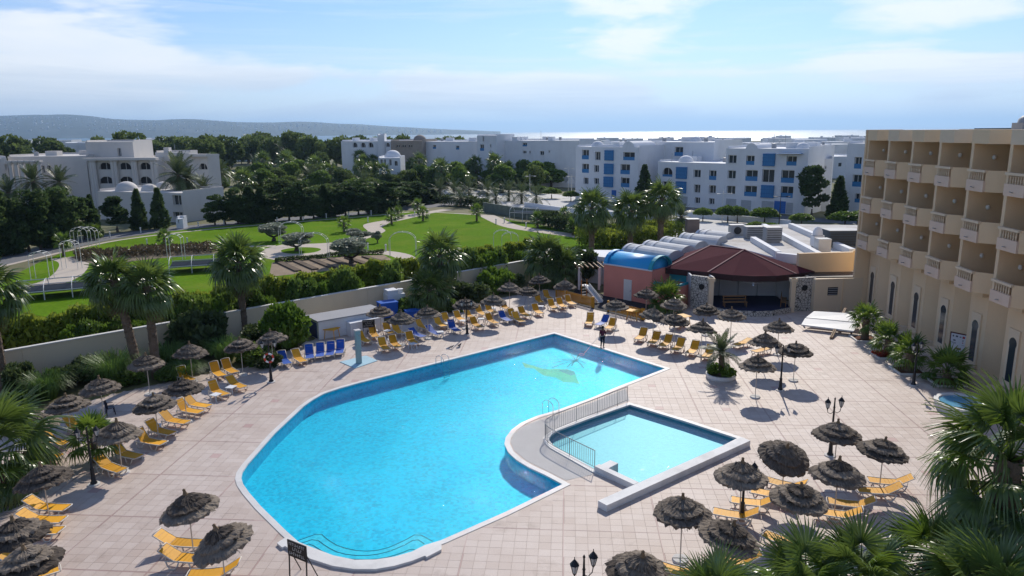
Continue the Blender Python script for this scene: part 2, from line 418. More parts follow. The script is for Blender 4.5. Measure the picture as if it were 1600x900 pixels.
# ---- water basins
def water_mat(name, tint, bscale, bstr, rough=.03):
    m = bpy.data.materials.new(name); m.use_nodes = True; t = m.node_tree; t.nodes.remove(t.nodes['Principled BSDF']); out = t.nodes['Material Output']
    geo = N(t, 'ShaderNodeNewGeometry'); p = geo.outputs['Position']
    h = math_node(t, 'ADD', noise(t, p, bscale, 4, .55, .6), math_node(t, 'MULTIPLY', noise(t, p, bscale * .28, 3), 1.2))
    bn = N(t, 'ShaderNodeBump'); bn.inputs['Strength'].default_value = bstr; bn.inputs['Distance'].default_value = .05; t.links.new(h, bn.inputs['Height'])
    tr = N(t, 'ShaderNodeBsdfTransparent'); tr.inputs[0].default_value = (*tint, 1)
    gl = N(t, 'ShaderNodeBsdfGlossy'); gl.inputs['Roughness'].default_value = rough; t.links.new(bn.outputs[0], gl.inputs['Normal'])
    dp = N(t, 'ShaderNodeVectorMath', operation='DOT_PRODUCT'); t.links.new(geo.outputs['Incoming'], dp.inputs[0]); t.links.new(bn.outputs[0], dp.inputs[1])
    fr = math_node(t, 'POWER', math_node(t, 'SUBTRACT', 1., math_node(t, 'ABSOLUTE', dp.outputs['Value']), True), 5.)     # Schlick, same from above and below
    fr = math_node(t, 'ADD', math_node(t, 'MULTIPLY', fr, .98), .02, True)
    mx = N(t, 'ShaderNodeMixShader'); t.links.new(fr, mx.inputs[0]); t.links.new(tr.outputs[0], mx.inputs[1]); t.links.new(gl.outputs[0], mx.inputs[2]); t.links.new(mx.outputs[0], out.inputs[0]); return m
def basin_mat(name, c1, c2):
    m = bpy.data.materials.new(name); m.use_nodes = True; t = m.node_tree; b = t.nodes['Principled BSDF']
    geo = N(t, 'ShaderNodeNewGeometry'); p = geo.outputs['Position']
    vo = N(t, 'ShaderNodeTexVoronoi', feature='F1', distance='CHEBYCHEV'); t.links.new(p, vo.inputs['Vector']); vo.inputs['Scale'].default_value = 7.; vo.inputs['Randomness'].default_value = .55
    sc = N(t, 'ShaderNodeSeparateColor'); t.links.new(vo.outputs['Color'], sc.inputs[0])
    s = math_node(t, 'ADD', math_node(t, 'MULTIPLY', sc.outputs[0], .65), math_node(t, 'MULTIPLY', noise(t, p, .5, 5, .65), .8))  # mosaic cells of random brightness: ripple sparkle of the water painted into the colour
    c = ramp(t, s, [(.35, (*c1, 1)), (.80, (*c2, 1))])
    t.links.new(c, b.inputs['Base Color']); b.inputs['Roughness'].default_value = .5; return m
M_basin = basin_mat('pool_mosaic_glint_tones', (.003, .42, .60), (.020, .62, .78)); M_basin2 = basin_mat('paddling_mosaic_glint_tones', (.07, .27, .35), (.10, .335, .41))
M_cop = mat('white_coping', (.68, .665, .63), .55, .08, 1.2, .10, 30, .15, 60, stain=.35, sscale=.7)
def basin(P, depth, wl, name, label, mb_, wm, cw, ch):
    t = thing(name, label, 'pool', (P[0].x, P[0].y, 0)); L = Vector((P[0].x, P[0].y)); Q = [p - L for p in P]; n = len(Q)
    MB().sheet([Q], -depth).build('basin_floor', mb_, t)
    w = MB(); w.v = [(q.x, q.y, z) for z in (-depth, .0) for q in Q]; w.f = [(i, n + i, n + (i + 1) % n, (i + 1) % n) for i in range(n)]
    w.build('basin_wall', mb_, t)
    MB().sheet([Q], wl).build('water', wm, t)
    c = MB(); I = offset_poly(Q, -.03); Oo = offset_poly(Q, cw)
    for A, B in ((((I, -.06), (I, ch)), None), (((I, ch), (Oo, ch)), None), (((Oo, ch), (Oo, -.011)), None)):
        (p0, z0), (p1, z1) = A; o = len(c.v); c.v += [(q.x, q.y, z0) for q in p0] + [(q.x, q.y, z1) for q in p1]
        c.f += [(o + i, o + (i + 1) % n, o + n + (i + 1) % n, o + n + i) for i in range(n)]
    c.build('coping', M_cop, t); return t, L
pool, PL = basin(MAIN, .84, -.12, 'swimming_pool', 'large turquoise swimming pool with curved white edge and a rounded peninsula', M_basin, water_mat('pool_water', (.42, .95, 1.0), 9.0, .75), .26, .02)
baby, BL = basin(BABY, .36, -.10, 'paddling_pool', 'small pale blue square paddling pool behind a curved metal railing', M_basin2, water_mat('paddling_water', (.70, .97, 1.0), 8.0, .15), .28, .05)
def border(P):                                                     # cut tiles round the basins, bedded a little lower
    A, B = offset_poly(P, .10), offset_poly(P, .95); n = len(A); m = MB(); m.v = [(q.x, q.y, -.006) for q in A + B]; m.f = [(i, n + i, n + (i + 1) % n, (i + 1) % n) for i in range(n)]; m.build('cut_tile_border', M_tile, deck)
border(MAIN); border(BABY)
def pool_details():
    M_stp = basin_mat('step_mosaic_glint_tones', (.10, .55, .68), (.20, .68, .78)); nb = mat('navy_nosing', (.01, .05, .10), .5)
    lines = [[(476,853),(484,849),(509,865),(531,872),(565,875),(599,873),(628,864),(643,857.5),(652,861)],
             [(470,849),(493,841.5),(511,855),(531,865),(565,869),(599,865),(628,854),(650.5,841.5),(663,850)],
             [(462,846),(500,832.5),(511,843),(531,855),(565,862),(599,859),(632,845),(652,833),(676,846)]]
    for k, ln in enumerate(lines):
        z = -.28 - .17 * k; P = [V2(gp(x, y, z)) - PL for x, y in ln]; B = [V2(gp(x, y)) - PL for x, y in ([(690,845),(664,853),(644,863),(616,871),(587,875.5),(554,876),(520,869),(486,856),(466,848)])]
        MB().prism(ccw(P + offset_poly(B + [B[4] + Vector((0, 4))], .0)[:len(B)]), -.84 + .002 * k, z).build('pool_step', M_stp, pool)
        s = smooth_line(P, 1); mb = MB(); o = ribbon(s, .05); mb.sheet([ccw(o)], z + .004); mb.build('step_nosing', nb, pool)
    # island and palm mosaic on the floor
    z = -.836
    isl = [(816,566),(824,569),(835,572),(848,576),(858,577),(868,576),(884,577),(895,580),(899,584),(902,593),(906,600),(896,598),(880,597),(868,590),(850,587),(842,582),(835,576),(820,574)]
    MB().sheet([ccw([V2(gp(x, y, z)) - PL for x, y in isl])], z).build('island_mosaic', mat('mosaic_sand', (.50, .62, .30), .6, .2, 2, .3, 9), pool)
    MB().sheet([ccw([V2(gp(x, y, z)) - PL for x, y in [(872,578),(886,577),(897,580),(899,585),(892,587),(880,582)]])], z + .004).build('island_mosaic', mat('mosaic_brown', (.42, .34, .25), .6, .2, 2, .3, 9), pool)
    mb = MB(); c = (900, 564)
    for e in [(862,575),(870,566),(878,562),(892,555),(905,554),(912,559),(915,568),(912,575),(886,574),(893,572)]:
        m = ((c[0] + e[0]) / 2, (c[1] + e[1]) / 2 - 2.2); P = [V2(gp(*q, z)) - PL for q in (c, m, e)]; o = ribbon(smooth_line(P, 2), .10); mb.sheet([ccw(o)], z + .006)
    mb.build('palm_mosaic', mat('mosaic_green', (.01, .16, .18), .6), pool)
    # steps' outer rim at the near curve: a raised, stepped kerb
    rim = [(433,852),(441,859),(446,857),(462,866),(486,877),(520,888),(554,893),(587,893),(616,888),(644,880),(664,872),(667,874),(690,862)]
    P = [V2(gp(*q)) - PL for q in rim]; inn = [(690,853),(664,860),(644,869),(616,876),(587,880),(554,880.5),(520,874),(486,861),(462,849),(448,842)]
    Pi = [V2(gp(*q)) - PL for q in inn]
    MB().prism(ccw(P + Pi), -.01, .11).build('step_kerb', M_cop, pool)
    steel = mat('polished_steel', (.55, .56, .58), .25, .05, 3, .02, 30, metal=1.)
    for bx, by, ax in ((692,573,Vector((.73, -.68))), (860,645,Vector((-.7, .72)))):
        B = V2(gp(bx, by)); side = Vector((-ax.y, ax.x)); t = thing('pool_ladder', 'curved steel pool ladder on the long straight pool edge below the parasols' if bx < 800 else 'curved steel pool ladder on the peninsula edge by the railing', 'ladder', (B.x, B.y, 0))
        for sgn in (-1, 1):
            q = side * .26 * sgn; pts = []
            for k in range(9):
                a = PI * k / 8; d = -.45 + .42 * (1 - cos(a)); pts.append((q.x + ax.x * d, q.y + ax.y * d, .55 + .32 * sin(a)))
            pts = [(pts[0][0], pts[0][1], .0)] + pts + [(pts[-1][0], pts[-1][1], -.75)]
            MB().tube(pts, .022, 6).build('handrail', steel, t, True)
        for zz in (-.22, -.45, -.68):
            a = ax * .39; MB().bar((a.x - side.x * .26, a.y - side.y * .26, zz), (a.x + side.x * .26, a.y + side.y * .26, zz), .07, .03).build('rung', steel, t)
    # railing round the paddling pool
    base = smooth_line(P2([(929,733),(866,701),(852,691),(851,683),(860,677),(872,671),(980,628)]), 2)
    t = thing('railing', 'curved grey metal railing with thin upright bars beside the paddling pool', 'railing', (base[0].x, base[0].y, 0)); M = mat('grey_railing', (.25, .25, .26), .45, .1, 3, metal=.6)
    Q = [p - base[0] for p in base]; seg = [0]
    for a, b in zip(Q, Q[1:]): seg.append(seg[-1] + (b - a).length)
    def at(s):
        for i in range(len(Q) - 1):
            if seg[i] <= s <= seg[i + 1]: return Q[i] + (Q[i + 1] - Q[i]) * ((s - seg[i]) / max(1e-6, seg[i + 1] - seg[i]))
        return Q[-1]
    for zz, rr in ((1.0, .022), (.12, .015)): MB().tube([(p.x, p.y, zz) for p in Q], rr, 5).build('rail', M, t)
    me = MB().tube([(0, 0, .12), (0, 0, 1.0)], .0095, 5).mesh('upright_bar', M); n = int(seg[-1] / .155)
    me2 = MB().tube([(0, 0, .0), (0, 0, 1.03)], .02, 6).mesh('post', M)
    for k in range(n + 1):
        p = at(seg[-1] * k / n); post = k % 12 == 0 or k == n
        link('post' if post else 'upright_bar', me2 if post else me, t, loc=(p.x, p.y, 0))
    # low white bench wall and its return
    A, B = V2(gp(948, 800, .0)), V2(gp(1172, 697, .0)); d = (B - A).normalized(); nrm = Vector((-d.y, d.x)); M = mat('white_render', (.74, .73, .70), .7, .08, 1., .08, 30, .15, 60, stain=.4, sscale=.8)
    t = thing('bench_wall', 'low thick white bench wall along the paddling pool', 'low wall', (A.x, A.y, 0))
    mb = MB(); q = nrm * .0; pl = [Vector((0, 0)), B - A, B - A + nrm * .55, nrm * .55]; mb.prism(ccw([p for p in pl]), -.011, .32); mb.build('wall_body', M, t)
    C = V2(gp(929, 737)); D2 = V2(gp(990, 766)); dd = (D2 - C).normalized(); n2 = Vector((-dd.y, dd.x)); C -= A; D2 -= A
    MB().prism(ccw([C, D2, D2 + n2 * .35, C + n2 * .35]), -.011, .30).build('return_wall', M, t)
    E1 = V2(gp(948, 741)) - A; e = Vector((.72, .69)); MB().prism(ccw([E1, E1 + e * .9, E1 + e * .9 - Vector((-e.y, e.x)) * -.5, E1 - Vector((-e.y, e.x)) * -.5]), -.45, .28).build('step_block', M, t)
pool_details()
# ================================================================== BUILDINGS ROUND THE POOL
M_white = mat('white_wall_paint', (.72, .73, .74), .8, .06, .35, .05, 12, .1, 40, stain=.30, sscale=.35, stcol=(.48, .48, .47))
M_beige = mat('beige_render', (.72, .545, .345), .85, .07, .4, .06, 14, .15, 50, stain=.45, sscale=.5, stcol=(.60, .45, .29))
M_beige2 = mat('pale_render', (.70, .56, .39), .85, .06, .4, .06, 14, .15, 50)
M_pink = mat('pink_render', (.70, .53, .40), .85, .07, .6, .06, 14)
M_glass = mat('dark_glass', (.035, .045, .055), .12, .3, .8, .05, 5, spec=.6)
M_dark = mat('dark_void', (.03, .03, .033), .8)
M_frame = mat('white_frame', (.68, .66, .62), .6, .08, 2)
M_blue = mat('blue_shutter_paint', (.045, .20, .42), .55, .12, 1.5, .08, 20)
M_black = mat('black_iron', (.014, .014, .016), .45, .2, 3, spec=.4)
M_wood = mat('brown_timber', (.20, .11, .05), .7, .25, 3, .2, 40, .3, 60)
M_grey = mat('grey_equipment', (.33, .34, .35), .6, .15, 1.2, .1, 20)

# ---- hotel wing with the stepped balconies
def hotel():
    az = rad(4.6); u = Vector((sin(az), cos(az))); w = Vector((cos(az), -sin(az))); F0 = Vector((26.3 + .08 * 65.8, 65.8)); BP = 4.3; NB = 10
    def L(s, d): return u * -s + w * d                     # s: from the far end towards the camera, d: into the building
    t = thing('hotel_wing', 'tan hotel wing with rows of stepped balconies and arched ground floor windows', 'hotel', (F0.x, F0.y, 0))
    ROOF, ZF = 16.38, 15.5; TOPS = (13.85, 10.6, 7.35); PH = 1.35; END = BP * NB
    MB().prism([L(-.2, 3.0), L(END, 3.0), L(END, 17), L(-.2, 17)], -.05, ROOF - .25).build('main_wall', M_beige, t)
    MB().prism([L(-.5, .0), L(-.2, .0), L(-.2, 17), L(-.5, 17)], -.05, ROOF - .02).build('end_wall', M_beige, t)
    def plan(k, d0=0., e=0.): s = BP * k; return [L(s + .12, d0), L(s + 2.1, d0), L(s + BP - .02, 2.25 + d0)]
    lamp = mat('lamp_white', (.75, .72, .66), .4)
    bal = MB(); bal.lathe([(.035, .0), (.06, .05), (.035, .12), (.065, .24), (.03, .36), (.055, .43), (.04, .48)], 6); bal_me = bal.mesh('baluster', M_beige2, True)
    ang = math.atan2(-u.y, -u.x)
    for k in range(NB):
        s = BP * k; A, B, C = plan(k)
        MB().prism([L(s - .16, .12), L(s + .16, .12), L(s + .16, 3.0), L(s - .16, 3.0)], 5.9, ZF).build('partition', M_beige, t)
        f = MB().prism([L(s + .12, -.06), L(s + 2.1, -.06), L(s + BP + .1, 2.3), L(s + BP + .1, 3.1), L(s + .12, 3.1)], ZF, ROOF); f.build('roof_fascia', M_beige2 if k % 2 else M_beige, t)
        for z in TOPS:
            zb = z - PH
            MB().prism([L(s + .162, .02), L(s + 2.08, .02), L(s + BP - .165, 2.2), L(s + BP - .165, 2.998), L(s + .162, 2.998)], zb, zb + .22).build('balcony_slab', M_beige, t)
            # solid angled parapet panel
            q = (C - B).normalized(); nn = Vector((-q.y, q.x)); nn = nn if nn.dot(w) > 0 else -nn
            MB().prism([B + nn * .002, C, C + nn * .14, B + nn * .14], zb - .002, z).build('parapet_panel', M_beige, t)
            lo = MB().prism([L(s + .10, -.10), L(s + 2.13, -.10), L(s + 2.13, .05), L(s + .10, .05)], zb - .012, zb + .70).build('balcony_panel', M_pink, t)
            MB().tube([L(s + 1.05, -.10).to_3d() + Vector((0, 0, zb + .22)), L(s + 1.3, -.42).to_3d() + Vector((0, 0, zb + .30))], .035, 5).build('water_spout', M_grey, lo)
            hr = MB().prism([L(s + .06, -.12), L(s + 2.16, -.12), L(s + 2.16, .10), L(s + .06, .10)], z - .13, z + .02).build('handrail', M_beige2, t)
            for j in range(7):
                p = L(s + .30 + .26 * j, -.02); link('baluster', bal_me, hr, loc=(p.x, p.y, zb + .70))
            # wall lamp on the far partition
            p = L(s + .18, 1.35); lb = MB(); lb.lathe([(.0, -.16), (.10, -.10), (.14, .02), (.10, .14), (.0, .18)], 8); o = lb.build('wall_lamp', lamp, t, True); o.location = (p.x - u.x * .16, p.y - u.y * .16, z + .75)
        # ground floor: stepped wall with an arched window in each outer face
        D0 = 1.2
        g_ = MB().prism([L(s - .02, D0), L(s + 2.1, D0), L(s + BP - .03, 2.95), L(s + BP - .03, 3.05), L(s - .02, 3.05)], -.05, 5.98).build('ground_floor_wall', M_beige, t)
        br = MB(); br.prism([L(s + .2, D0 - .40), L(s + 2.0, D0 - .40), L(s + 2.0, D0 + .02), L(s + .2, D0 + .02)], 5.62, 5.99, z1s=None); br.build('balcony_bracket', M_beige2, t)
        fr = MB(); c = 1.05 + s; pts = []
        fr.prism([L(c - .55, D0 - .09), L(c + .55, D0 - .09), L(c + .55, D0 + .02), L(c - .55, D0 + .02)], .75, 4.35); fo = fr.build('arched_window', M_beige2, t)
        gl = MB(); arc = [(-.33, 1.0), (.33, 1.0), (.33, 3.25)] + [(.40 * cos(a), 3.45 + .40 * sin(a)) for a in [PI * q / 8 for q in range(9)]] + [(-.33, 3.25)]
        pv = [L(c + a, D0 - .094).to_3d() + Vector((0, 0, zz)) for a, zz in arc]; gl.add(pv, [tuple(range(len(pv)))]); gl.build('pane', M_glass, fo)
        sl = MB().prism([L(c - .60, D0 - .18), L(c + .60, D0 - .18), L(c + .60, D0 - .088), L(c - .60, D0 - .088)], .62, .752).build('sill', M_beige2, fo)
        # curb planter at the foot
        MB().prism([L(s + .1, D0 - .75), L(s + 2.2, D0 - .75), L(s + BP - .4, 2.3), L(s + BP - .4, 2.7), L(s + .1, D0 - .1)], -.05, .45).build('foot_plinth', M_beige2, t)
    orange = MB(); s = BP * 5 + 3.0; orange.prism([L(BP * 5 + 2.9, 1.78), L(BP * 5 + 4.1, 2.75), L(BP * 5 + 4.1, 2.9), L(BP * 5 + 2.9, 1.95)], .02, 3.4).build('orange_panel', mat('orange_paint', (.60, .13, .03), .7), t)
    for k, cc, nm in ((1, (.05, .12, .35), 'blue'), (2, (.10, .25, .45), 'pale blue'), (3, (.55, .55, .55), 'white'), (4, (.40, .08, .10), 'red')):
        q = F0 + L(BP * k + 3.3, 1.42); tw = thing('beach_towel', nm + ' towel hung over a lower balcony parapet of the hotel', 'towel', (q.x, q.y, 7.36), math.atan2(-u.y * 2 + w.y * 2.2, -u.x * 2 + w.x * 2.2)); MB().box((0, .02, .015), (.8, .30, .03)).build('fold', mat('towel_' + nm.replace(' ', '_'), cc, .95), tw); MB().box((0, -.13 if nm else 0, -.22), (.8, .02, .46)).build('hanging_end', mat('towel_' + nm.replace(' ', '_'), cc, .95), tw)
    # roof edge, plant on the roof
    MB().prism([L(-.5, -.02), L(-.2, -.02), L(-.2, 3), L(-.5, 3)], ROOF - .3, ROOF + .03).build('roof_edge', M_beige2, t)
    r = random.Random(4)
    for i, (s, d, dx, dy, h, nm) in enumerate([(14, 3.6, 5, 1.2, .22, 'skylight_frame'), (17, 3.4, 1.2, 1.2, .55, 'vent_box'), (22, 4.0, 6, 1.6, .32, 'solar_collector'), (29, 3.8, 6, 1.6, .34, 'solar_collector'), (10, 4.2, 4, 1.0, .16, 'duct')]):
        p = F0 + L(s, d); e = thing(nm, ['flat dark skylight frame lying on the hotel roof', 'small grey vent box with rounded cap on the hotel roof', 'dark solar collector on the hotel roof beside the vent box', 'dark solar collector on the hotel roof beyond the first one', 'low grey duct along the hotel roof edge'][i], 'roof equipment', (p.x, p.y, ROOF - .25), math.atan2(u.y, u.x))
        MB().box((0, 0, .12 + h / 2), (dx, dy, h)).build('casing', M_grey if i in (1, 4) else M_glass, e)
        for q in (-.4, .4): MB().box((q * dx, 0, .06), (.12, dy * .9, .12)).build('foot', M_grey, e)
        if i == 1: MB().lathe([(.55, .66), (.5, .9), (.3, 1.1), (.0, 1.18)], 12).build('cap', M_grey, e, True)
    # rules board on the angled ground floor face
    best = None
    for kk in range(NB):
        A, B = F0 + L(BP * kk + 2.1, 1.2), F0 + L(BP * kk + BP - .03, 2.95); s0, z0 = on_wall(1499, 536, A, B)
        if 0 < s0 < (B - A).length: best = (A, B, min(max(s0, .72), (B - A).length - .72), z0)
    A, B, s0, z0 = best; d = (B - A).normalized(); nrm = Vector((d.y, -d.x)); nrm = nrm if nrm.dot(V2((0, 0)) - A) > 0 else -nrm
    P = A + d * s0 + nrm * .03; sg = thing('rules_board', 'white pool rules board with dark red frame on the hotel wall', 'sign', (P.x, P.y, z0), math.atan2(d.y, d.x))
    fl = 1 if nrm.dot(Vector((sin(math.atan2(d.y, d.x)), -cos(math.atan2(d.y, d.x))))) > 0 else -1
    MB().box((0, 0, 0), (1.30, .05, 1.45)).build('frame', mat('dark_red_frame', (.10, .012, .012), .5), sg)
    bd = MB().box((0, -.03 * fl, 0), (1.14, .02, 1.29)).build('board', mat('board_white', (.70, .70, .71), .5, .04), sg)
    ink = mat('board_ink', (.10, .10, .12), .6); red = mat('board_red', (.40, .04, .03), .6); br = mat('board_bronze', (.25, .15, .05), .6)
    for x, z, sx, sz, m in [(-.42, .47, .10, .12, ink), (-.18, .47, .16, .12, ink), (.06, .46, .12, .07, ink), (.28, .46, .17, .15, red), (.46, .44, .06, .14, red), (-.32, .16, .16, .10, ink), (-.36, .0, .30, .025, ink), (-.33, -.07, .24, .025, ink), (.25, .22, .06, .10, ink), (.25, .06, .06, .08, red), (.30, -.12, .2, .02, ink), (.0, -.42, .36, .15, br)]:
        MB().box((x, -.042 * fl, z), (sx, .006, sz)).build('printed_mark', m, bd)
    P2_ = P + Vector((0, 0)); nt = tag(MB().box((0, 0, 0), (.42, .02, .62)).build('paper_notice', mat('paper', (.66, .66, .70), .8)), 'white paper notice taped below the rules board', 'notice')
    nt.location = (P.x - d.x * .05, P.y - d.y * .05, z0 - 1.08); nt.rotation_euler = (0, 0, math.atan2(d.y, d.x))
hotel()

# ---- boundary wall of the garden
WA, WB = V2(gp(-170, 580.5, 2.4)), V2(gp(885, 396.5, 2.4)); WD = (WB - WA).normalized(); WN = Vector((-WD.y, WD.x))   # WN: away from the pool
def boundary():
    t = thing('boundary_wall', 'long plain beige garden wall with pale coping behind the planting', 'wall', (WA.x, WA.y, 0), math.atan2(WD.y, WD.x)); Lw = (WB - WA).length
    m = mat('wall_cream', (.72, .585, .41), .85, .05, .25, .05, 15, .12, 40, stain=.35, sscale=.3, stcol=(.50, .41, .30))
    n = 9
    for i in range(n):
        a, b = Lw * i / n, Lw * (i + 1) / n
        MB().box(((a + b) / 2, .14, 1.14), (b - a - .012, .24, 2.5)).build('wall_panel', m, t)
        MB().box(((a + b) / 2, .14, 2.43), (b - a, .34, .07)).build('coping', M_frame, t)
boundary()
BED = ccw([WA + WN * 1.2, WB + WN * 1.2] + [V2(gp(*p)) for p in EDGE[::-1]])
structure(MB().sheet([BED], -.03).build('planting_bed', mat('bed_earth', (.15, .13, .06), .95, .4, .5, .35, 5, .6, 9, stain=.8, sscale=.5, stcol=(.10, .13, .03))))

# ---- bar pavilion with the maroon roof
def bar():
    z = 3.3; E = [gp(1040, 419, z), gp(1106, 425.5, z), gp(1145, 430, z), gp(1180, 431.5, z), gp(1214, 431, z), gp(1244, 428, z), gp(1273, 424, z)]
    A2, A1 = gp(1163, 390, 5.0), gp(1110, 383.5, 5.0); E8, E9 = E[6] + Vector((-2.5, 9, 0)), E[0] + Vector((2.5, 7, 0))
    O = gp(1176, 486); t = thing('bar_pavilion', 'open stage bar with maroon shingle roof and pale stone side walls', 'pavilion', O)
    R = mat('maroon_shingle', (.085, .020, .028), .95, .15, .5, .25, 14, .5, 22, spec=.08)
    E = [e - O for e in E]; A1 -= O; A2 -= O; E8 -= O; E9 -= O; r = MB(); V = E + [E8, E9, A1, A2]
    F_ = [(1, 2, 3, 4, 5, 10), (0, 1, 10, 9), (5, 6, 10), (6, 7, 9, 10), (7, 8, 9), (8, 0, 9)]
    r.add(V, F_); low = [v - Vector((0, 0, .12)) for v in V[:9]] ; r.add(low, [tuple(range(8, -1, -1))]); r.build('roof', R, t)
    fa = MB()
    for i in range(9):
        a, b = V[i], V[(i + 1) % 9]; dn = Vector((0, 0, .55)); fa.add([a + Vector((0, 0, .01)), b + Vector((0, 0, .01)), b - dn, a - dn], [(0, 1, 2, 3)])
    fa.build('fascia', mat('fascia_maroon', (.035, .012, .014), .6), t)
    hip = mat('hip_tile', (.22, .11, .11), .8)
    for a, b in ((E[1], A2), (E[5], A2), (A1, A2), (E[0], A1)): MB().bar(a + Vector((0, 0, .03)), b + Vector((0, 0, .03)), .16, .05).build('hip_strip', hip, t)
    st = bpy.data.materials.new('rubble_stone'); st.use_nodes = True; tt = st.node_tree; b = tt.nodes['Principled BSDF']; geo = N(tt, 'ShaderNodeNewGeometry')
    vo = N(tt, 'ShaderNodeTexVoronoi', feature='DISTANCE_TO_EDGE'); tt.links.new(geo.outputs['Position'], vo.inputs['Vector']); vo.inputs['Scale'].default_value = 3.9
    j = ramp(tt, vo.outputs['Distance'], [(.03, (.05, .045, .04, 1)), (.085, (.52, .49, .44, 1))]); tt.links.new(j, b.inputs['Base Color']); b.inputs['Roughness'].default_value = .9
    bn = N(tt, 'ShaderNodeBump'); bn.inputs['Distance'].default_value = .05; tt.links.new(vo.outputs['Distance'], bn.inputs['Height']); tt.links.new(bn.outputs[0], b.inputs['Normal'])
    w1, w2, w3, w4 = [V2(gp(*q)) - V2(O) for q in ((1078, 481), (1109, 486), (1236, 487), (1269, 485))]; bk = Vector((.2, 4.6))
    for a, c in ((w1, w2), (w3, w4)):
        d = (c - a).normalized(); nn = Vector((-d.y, d.x)); nn = nn if nn.y > 0 else -nn
        wl = MB().prism([a, c, c + nn * .4, a + nn * .4], -.03, 3.15).build('stone_wall', st, t)
        p = a + (c - a) * .55 - nn * .02; rd = MB(); rd.tube([(p.x, p.y, 2.2), (p.x - nn.x * .06, p.y - nn.y * .06, 2.2)], .28, 12); rd.build('round_vent', M_black, wl)
    for p in (w2, w3): MB().box((p.x, p.y, 1.5), (.42, .42, 3.3)).build('column', M_beige2, t); MB().box((p.x, p.y, 3.0), (.6, .6, .3)).build('capital', M_beige2, t)
    front = [V2(gp(*q)) - V2(O) for q in ((1109, 487), (1130, 491), (1158, 494), (1182, 495), (1206, 494), (1222, 491), (1236, 488))]
    MB().prism(ccw(front + [w3 + bk, w2 + bk]), -.03, .5).build('stage_plinth', st, t)
    MB().sheet([ccw(offset_poly(ccw(front + [w3 + bk, w2 + bk]), -.05))], .504).build('stage_floor', mat('navy_carpet', (.018, .02, .05), .9, .25, 1), t)
    wp = mat('stage_panel', (.50, .50, .51), .7, .1, .6); a, c = w2 + bk * .97, w3 + bk * .97; n = 4
    for i in range(n):
        p, q = a + (c - a) * (i / n), a + (c - a) * ((i + 1) / n - .012); MB().prism([p, q, q + Vector((0, .12)), p + Vector((0, .12))], .506, 2.9).build('back_panel', wp, t)
    for q0, q1 in ((w1, w1 + bk), (w4, w4 + bk), (w2 + Vector((.3, .6)), w2 + bk)): MB().prism([q0, q1, q1 + Vector((.15, 0)), q0 + Vector((.15, 0))], -.03, 3.1).build('side_wall', wp, t)
    MB().prism([w1 + bk, w2 + bk * 1.03, w3 + bk * 1.03, w4 + bk, w4 + bk * 1.1, w1 + bk * 1.1], -.03, 3.1).build('rear_wall', M_white, t)
    fan = thing('ceiling_fan', 'white three blade ceiling fan under the bar roof', 'fan', gp(1177, 443, 2.5) + Vector((0, .0, 0)))
    MB().lathe([(.0, .12), (.12, .1), (.14, 0), (.08, -.08), (.0, -.1)], 10).build('motor', M_white, fan); MB().tube([(0, 0, .1), (0, 0, .7)], .02).build('rod', M_white, fan)
    for k in range(3): MB().box((.6 * cos(k * 2.1 + .2), .6 * sin(k * 2.1 + .2), .0), (.95, .14, .02), k * 2.1 + .2).build('blade', M_white, fan)
    for bx, by, lab in ((1148, 479, 'wooden bench with back standing at the front of the bar stage'), (1224, 476, 'dark wooden bench at the side of the bar stage')):
        p = gp(bx, by, .51); bn_ = thing('stage_bench', lab, 'bench', p, 0 if bx < 1200 else 1.2)
        MB().box((0, 0, .45), (2.2, .5, .06)).build('seat', M_wood, bn_); MB().box((0, .24, .95), (2.2, .05, .12)).build('back_rail', M_wood, bn_); MB().box((0, .24, .68), (2.2, .04, .10)).build('back_rail', M_wood, bn_)
        for x in (-1, 1):
            for y in (-.2, .22): MB().box((x, y, .22 if y < 0 else .5), (.07, .07, .44 if y < 0 else 1.0)).build('leg', M_wood, bn_)
bar()

# ---- service block between bar and hotel
def service():
    A, B = V2(gp(1270, 487)), V2(gp(1357, 484)); t = thing('service_block', 'plain beige service block with a louvre grille beside the bar', 'building', (A.x, A.y, 0)); d = B - A; bk = Vector((-.35, 3.2))
    MB().prism([Vector((0, 0)), d, d + bk, bk], -.03, 3.05).build('wall', M_beige2, t); MB().prism([bk * 1.01, d + bk * 1.01, d + bk * 1.15, bk * 1.15], 3.0, 4.9).build('upper_wall', M_beige, t)
    k, z = on_wall(1301, 455, A, B); u = d.normalized(); nn = Vector((u.y, -u.x)); gr = MB().box((0, 0, 0), (.95, .04, .75), math.atan2(u.y, u.x)).build('louvre', M_black, t); p = u * k + nn * .02; gr.location = (p.x, p.y, z)
    for q in range(4):
        s = MB().box((0, 0, 0), (.9, .03, .07), math.atan2(u.y, u.x), .5).build('slat', M_grey, gr); s.location = (nn.x * .03, nn.y * .03, -.28 + q * .18)
    q = u * (d.length * .50); MB().prism([q - u * .05 - Vector((0, .05)), q + u * .05 - Vector((0, .05)), q + u * .05, q - u * .05], -.03, 3.0).build('joint_strip', M_beige, t)
    MB().box((*(d * .5 + bk * .5), 3.08), (d.length * .9, 2.4, .12)).build('roof_sheet', M_black, t)
service()

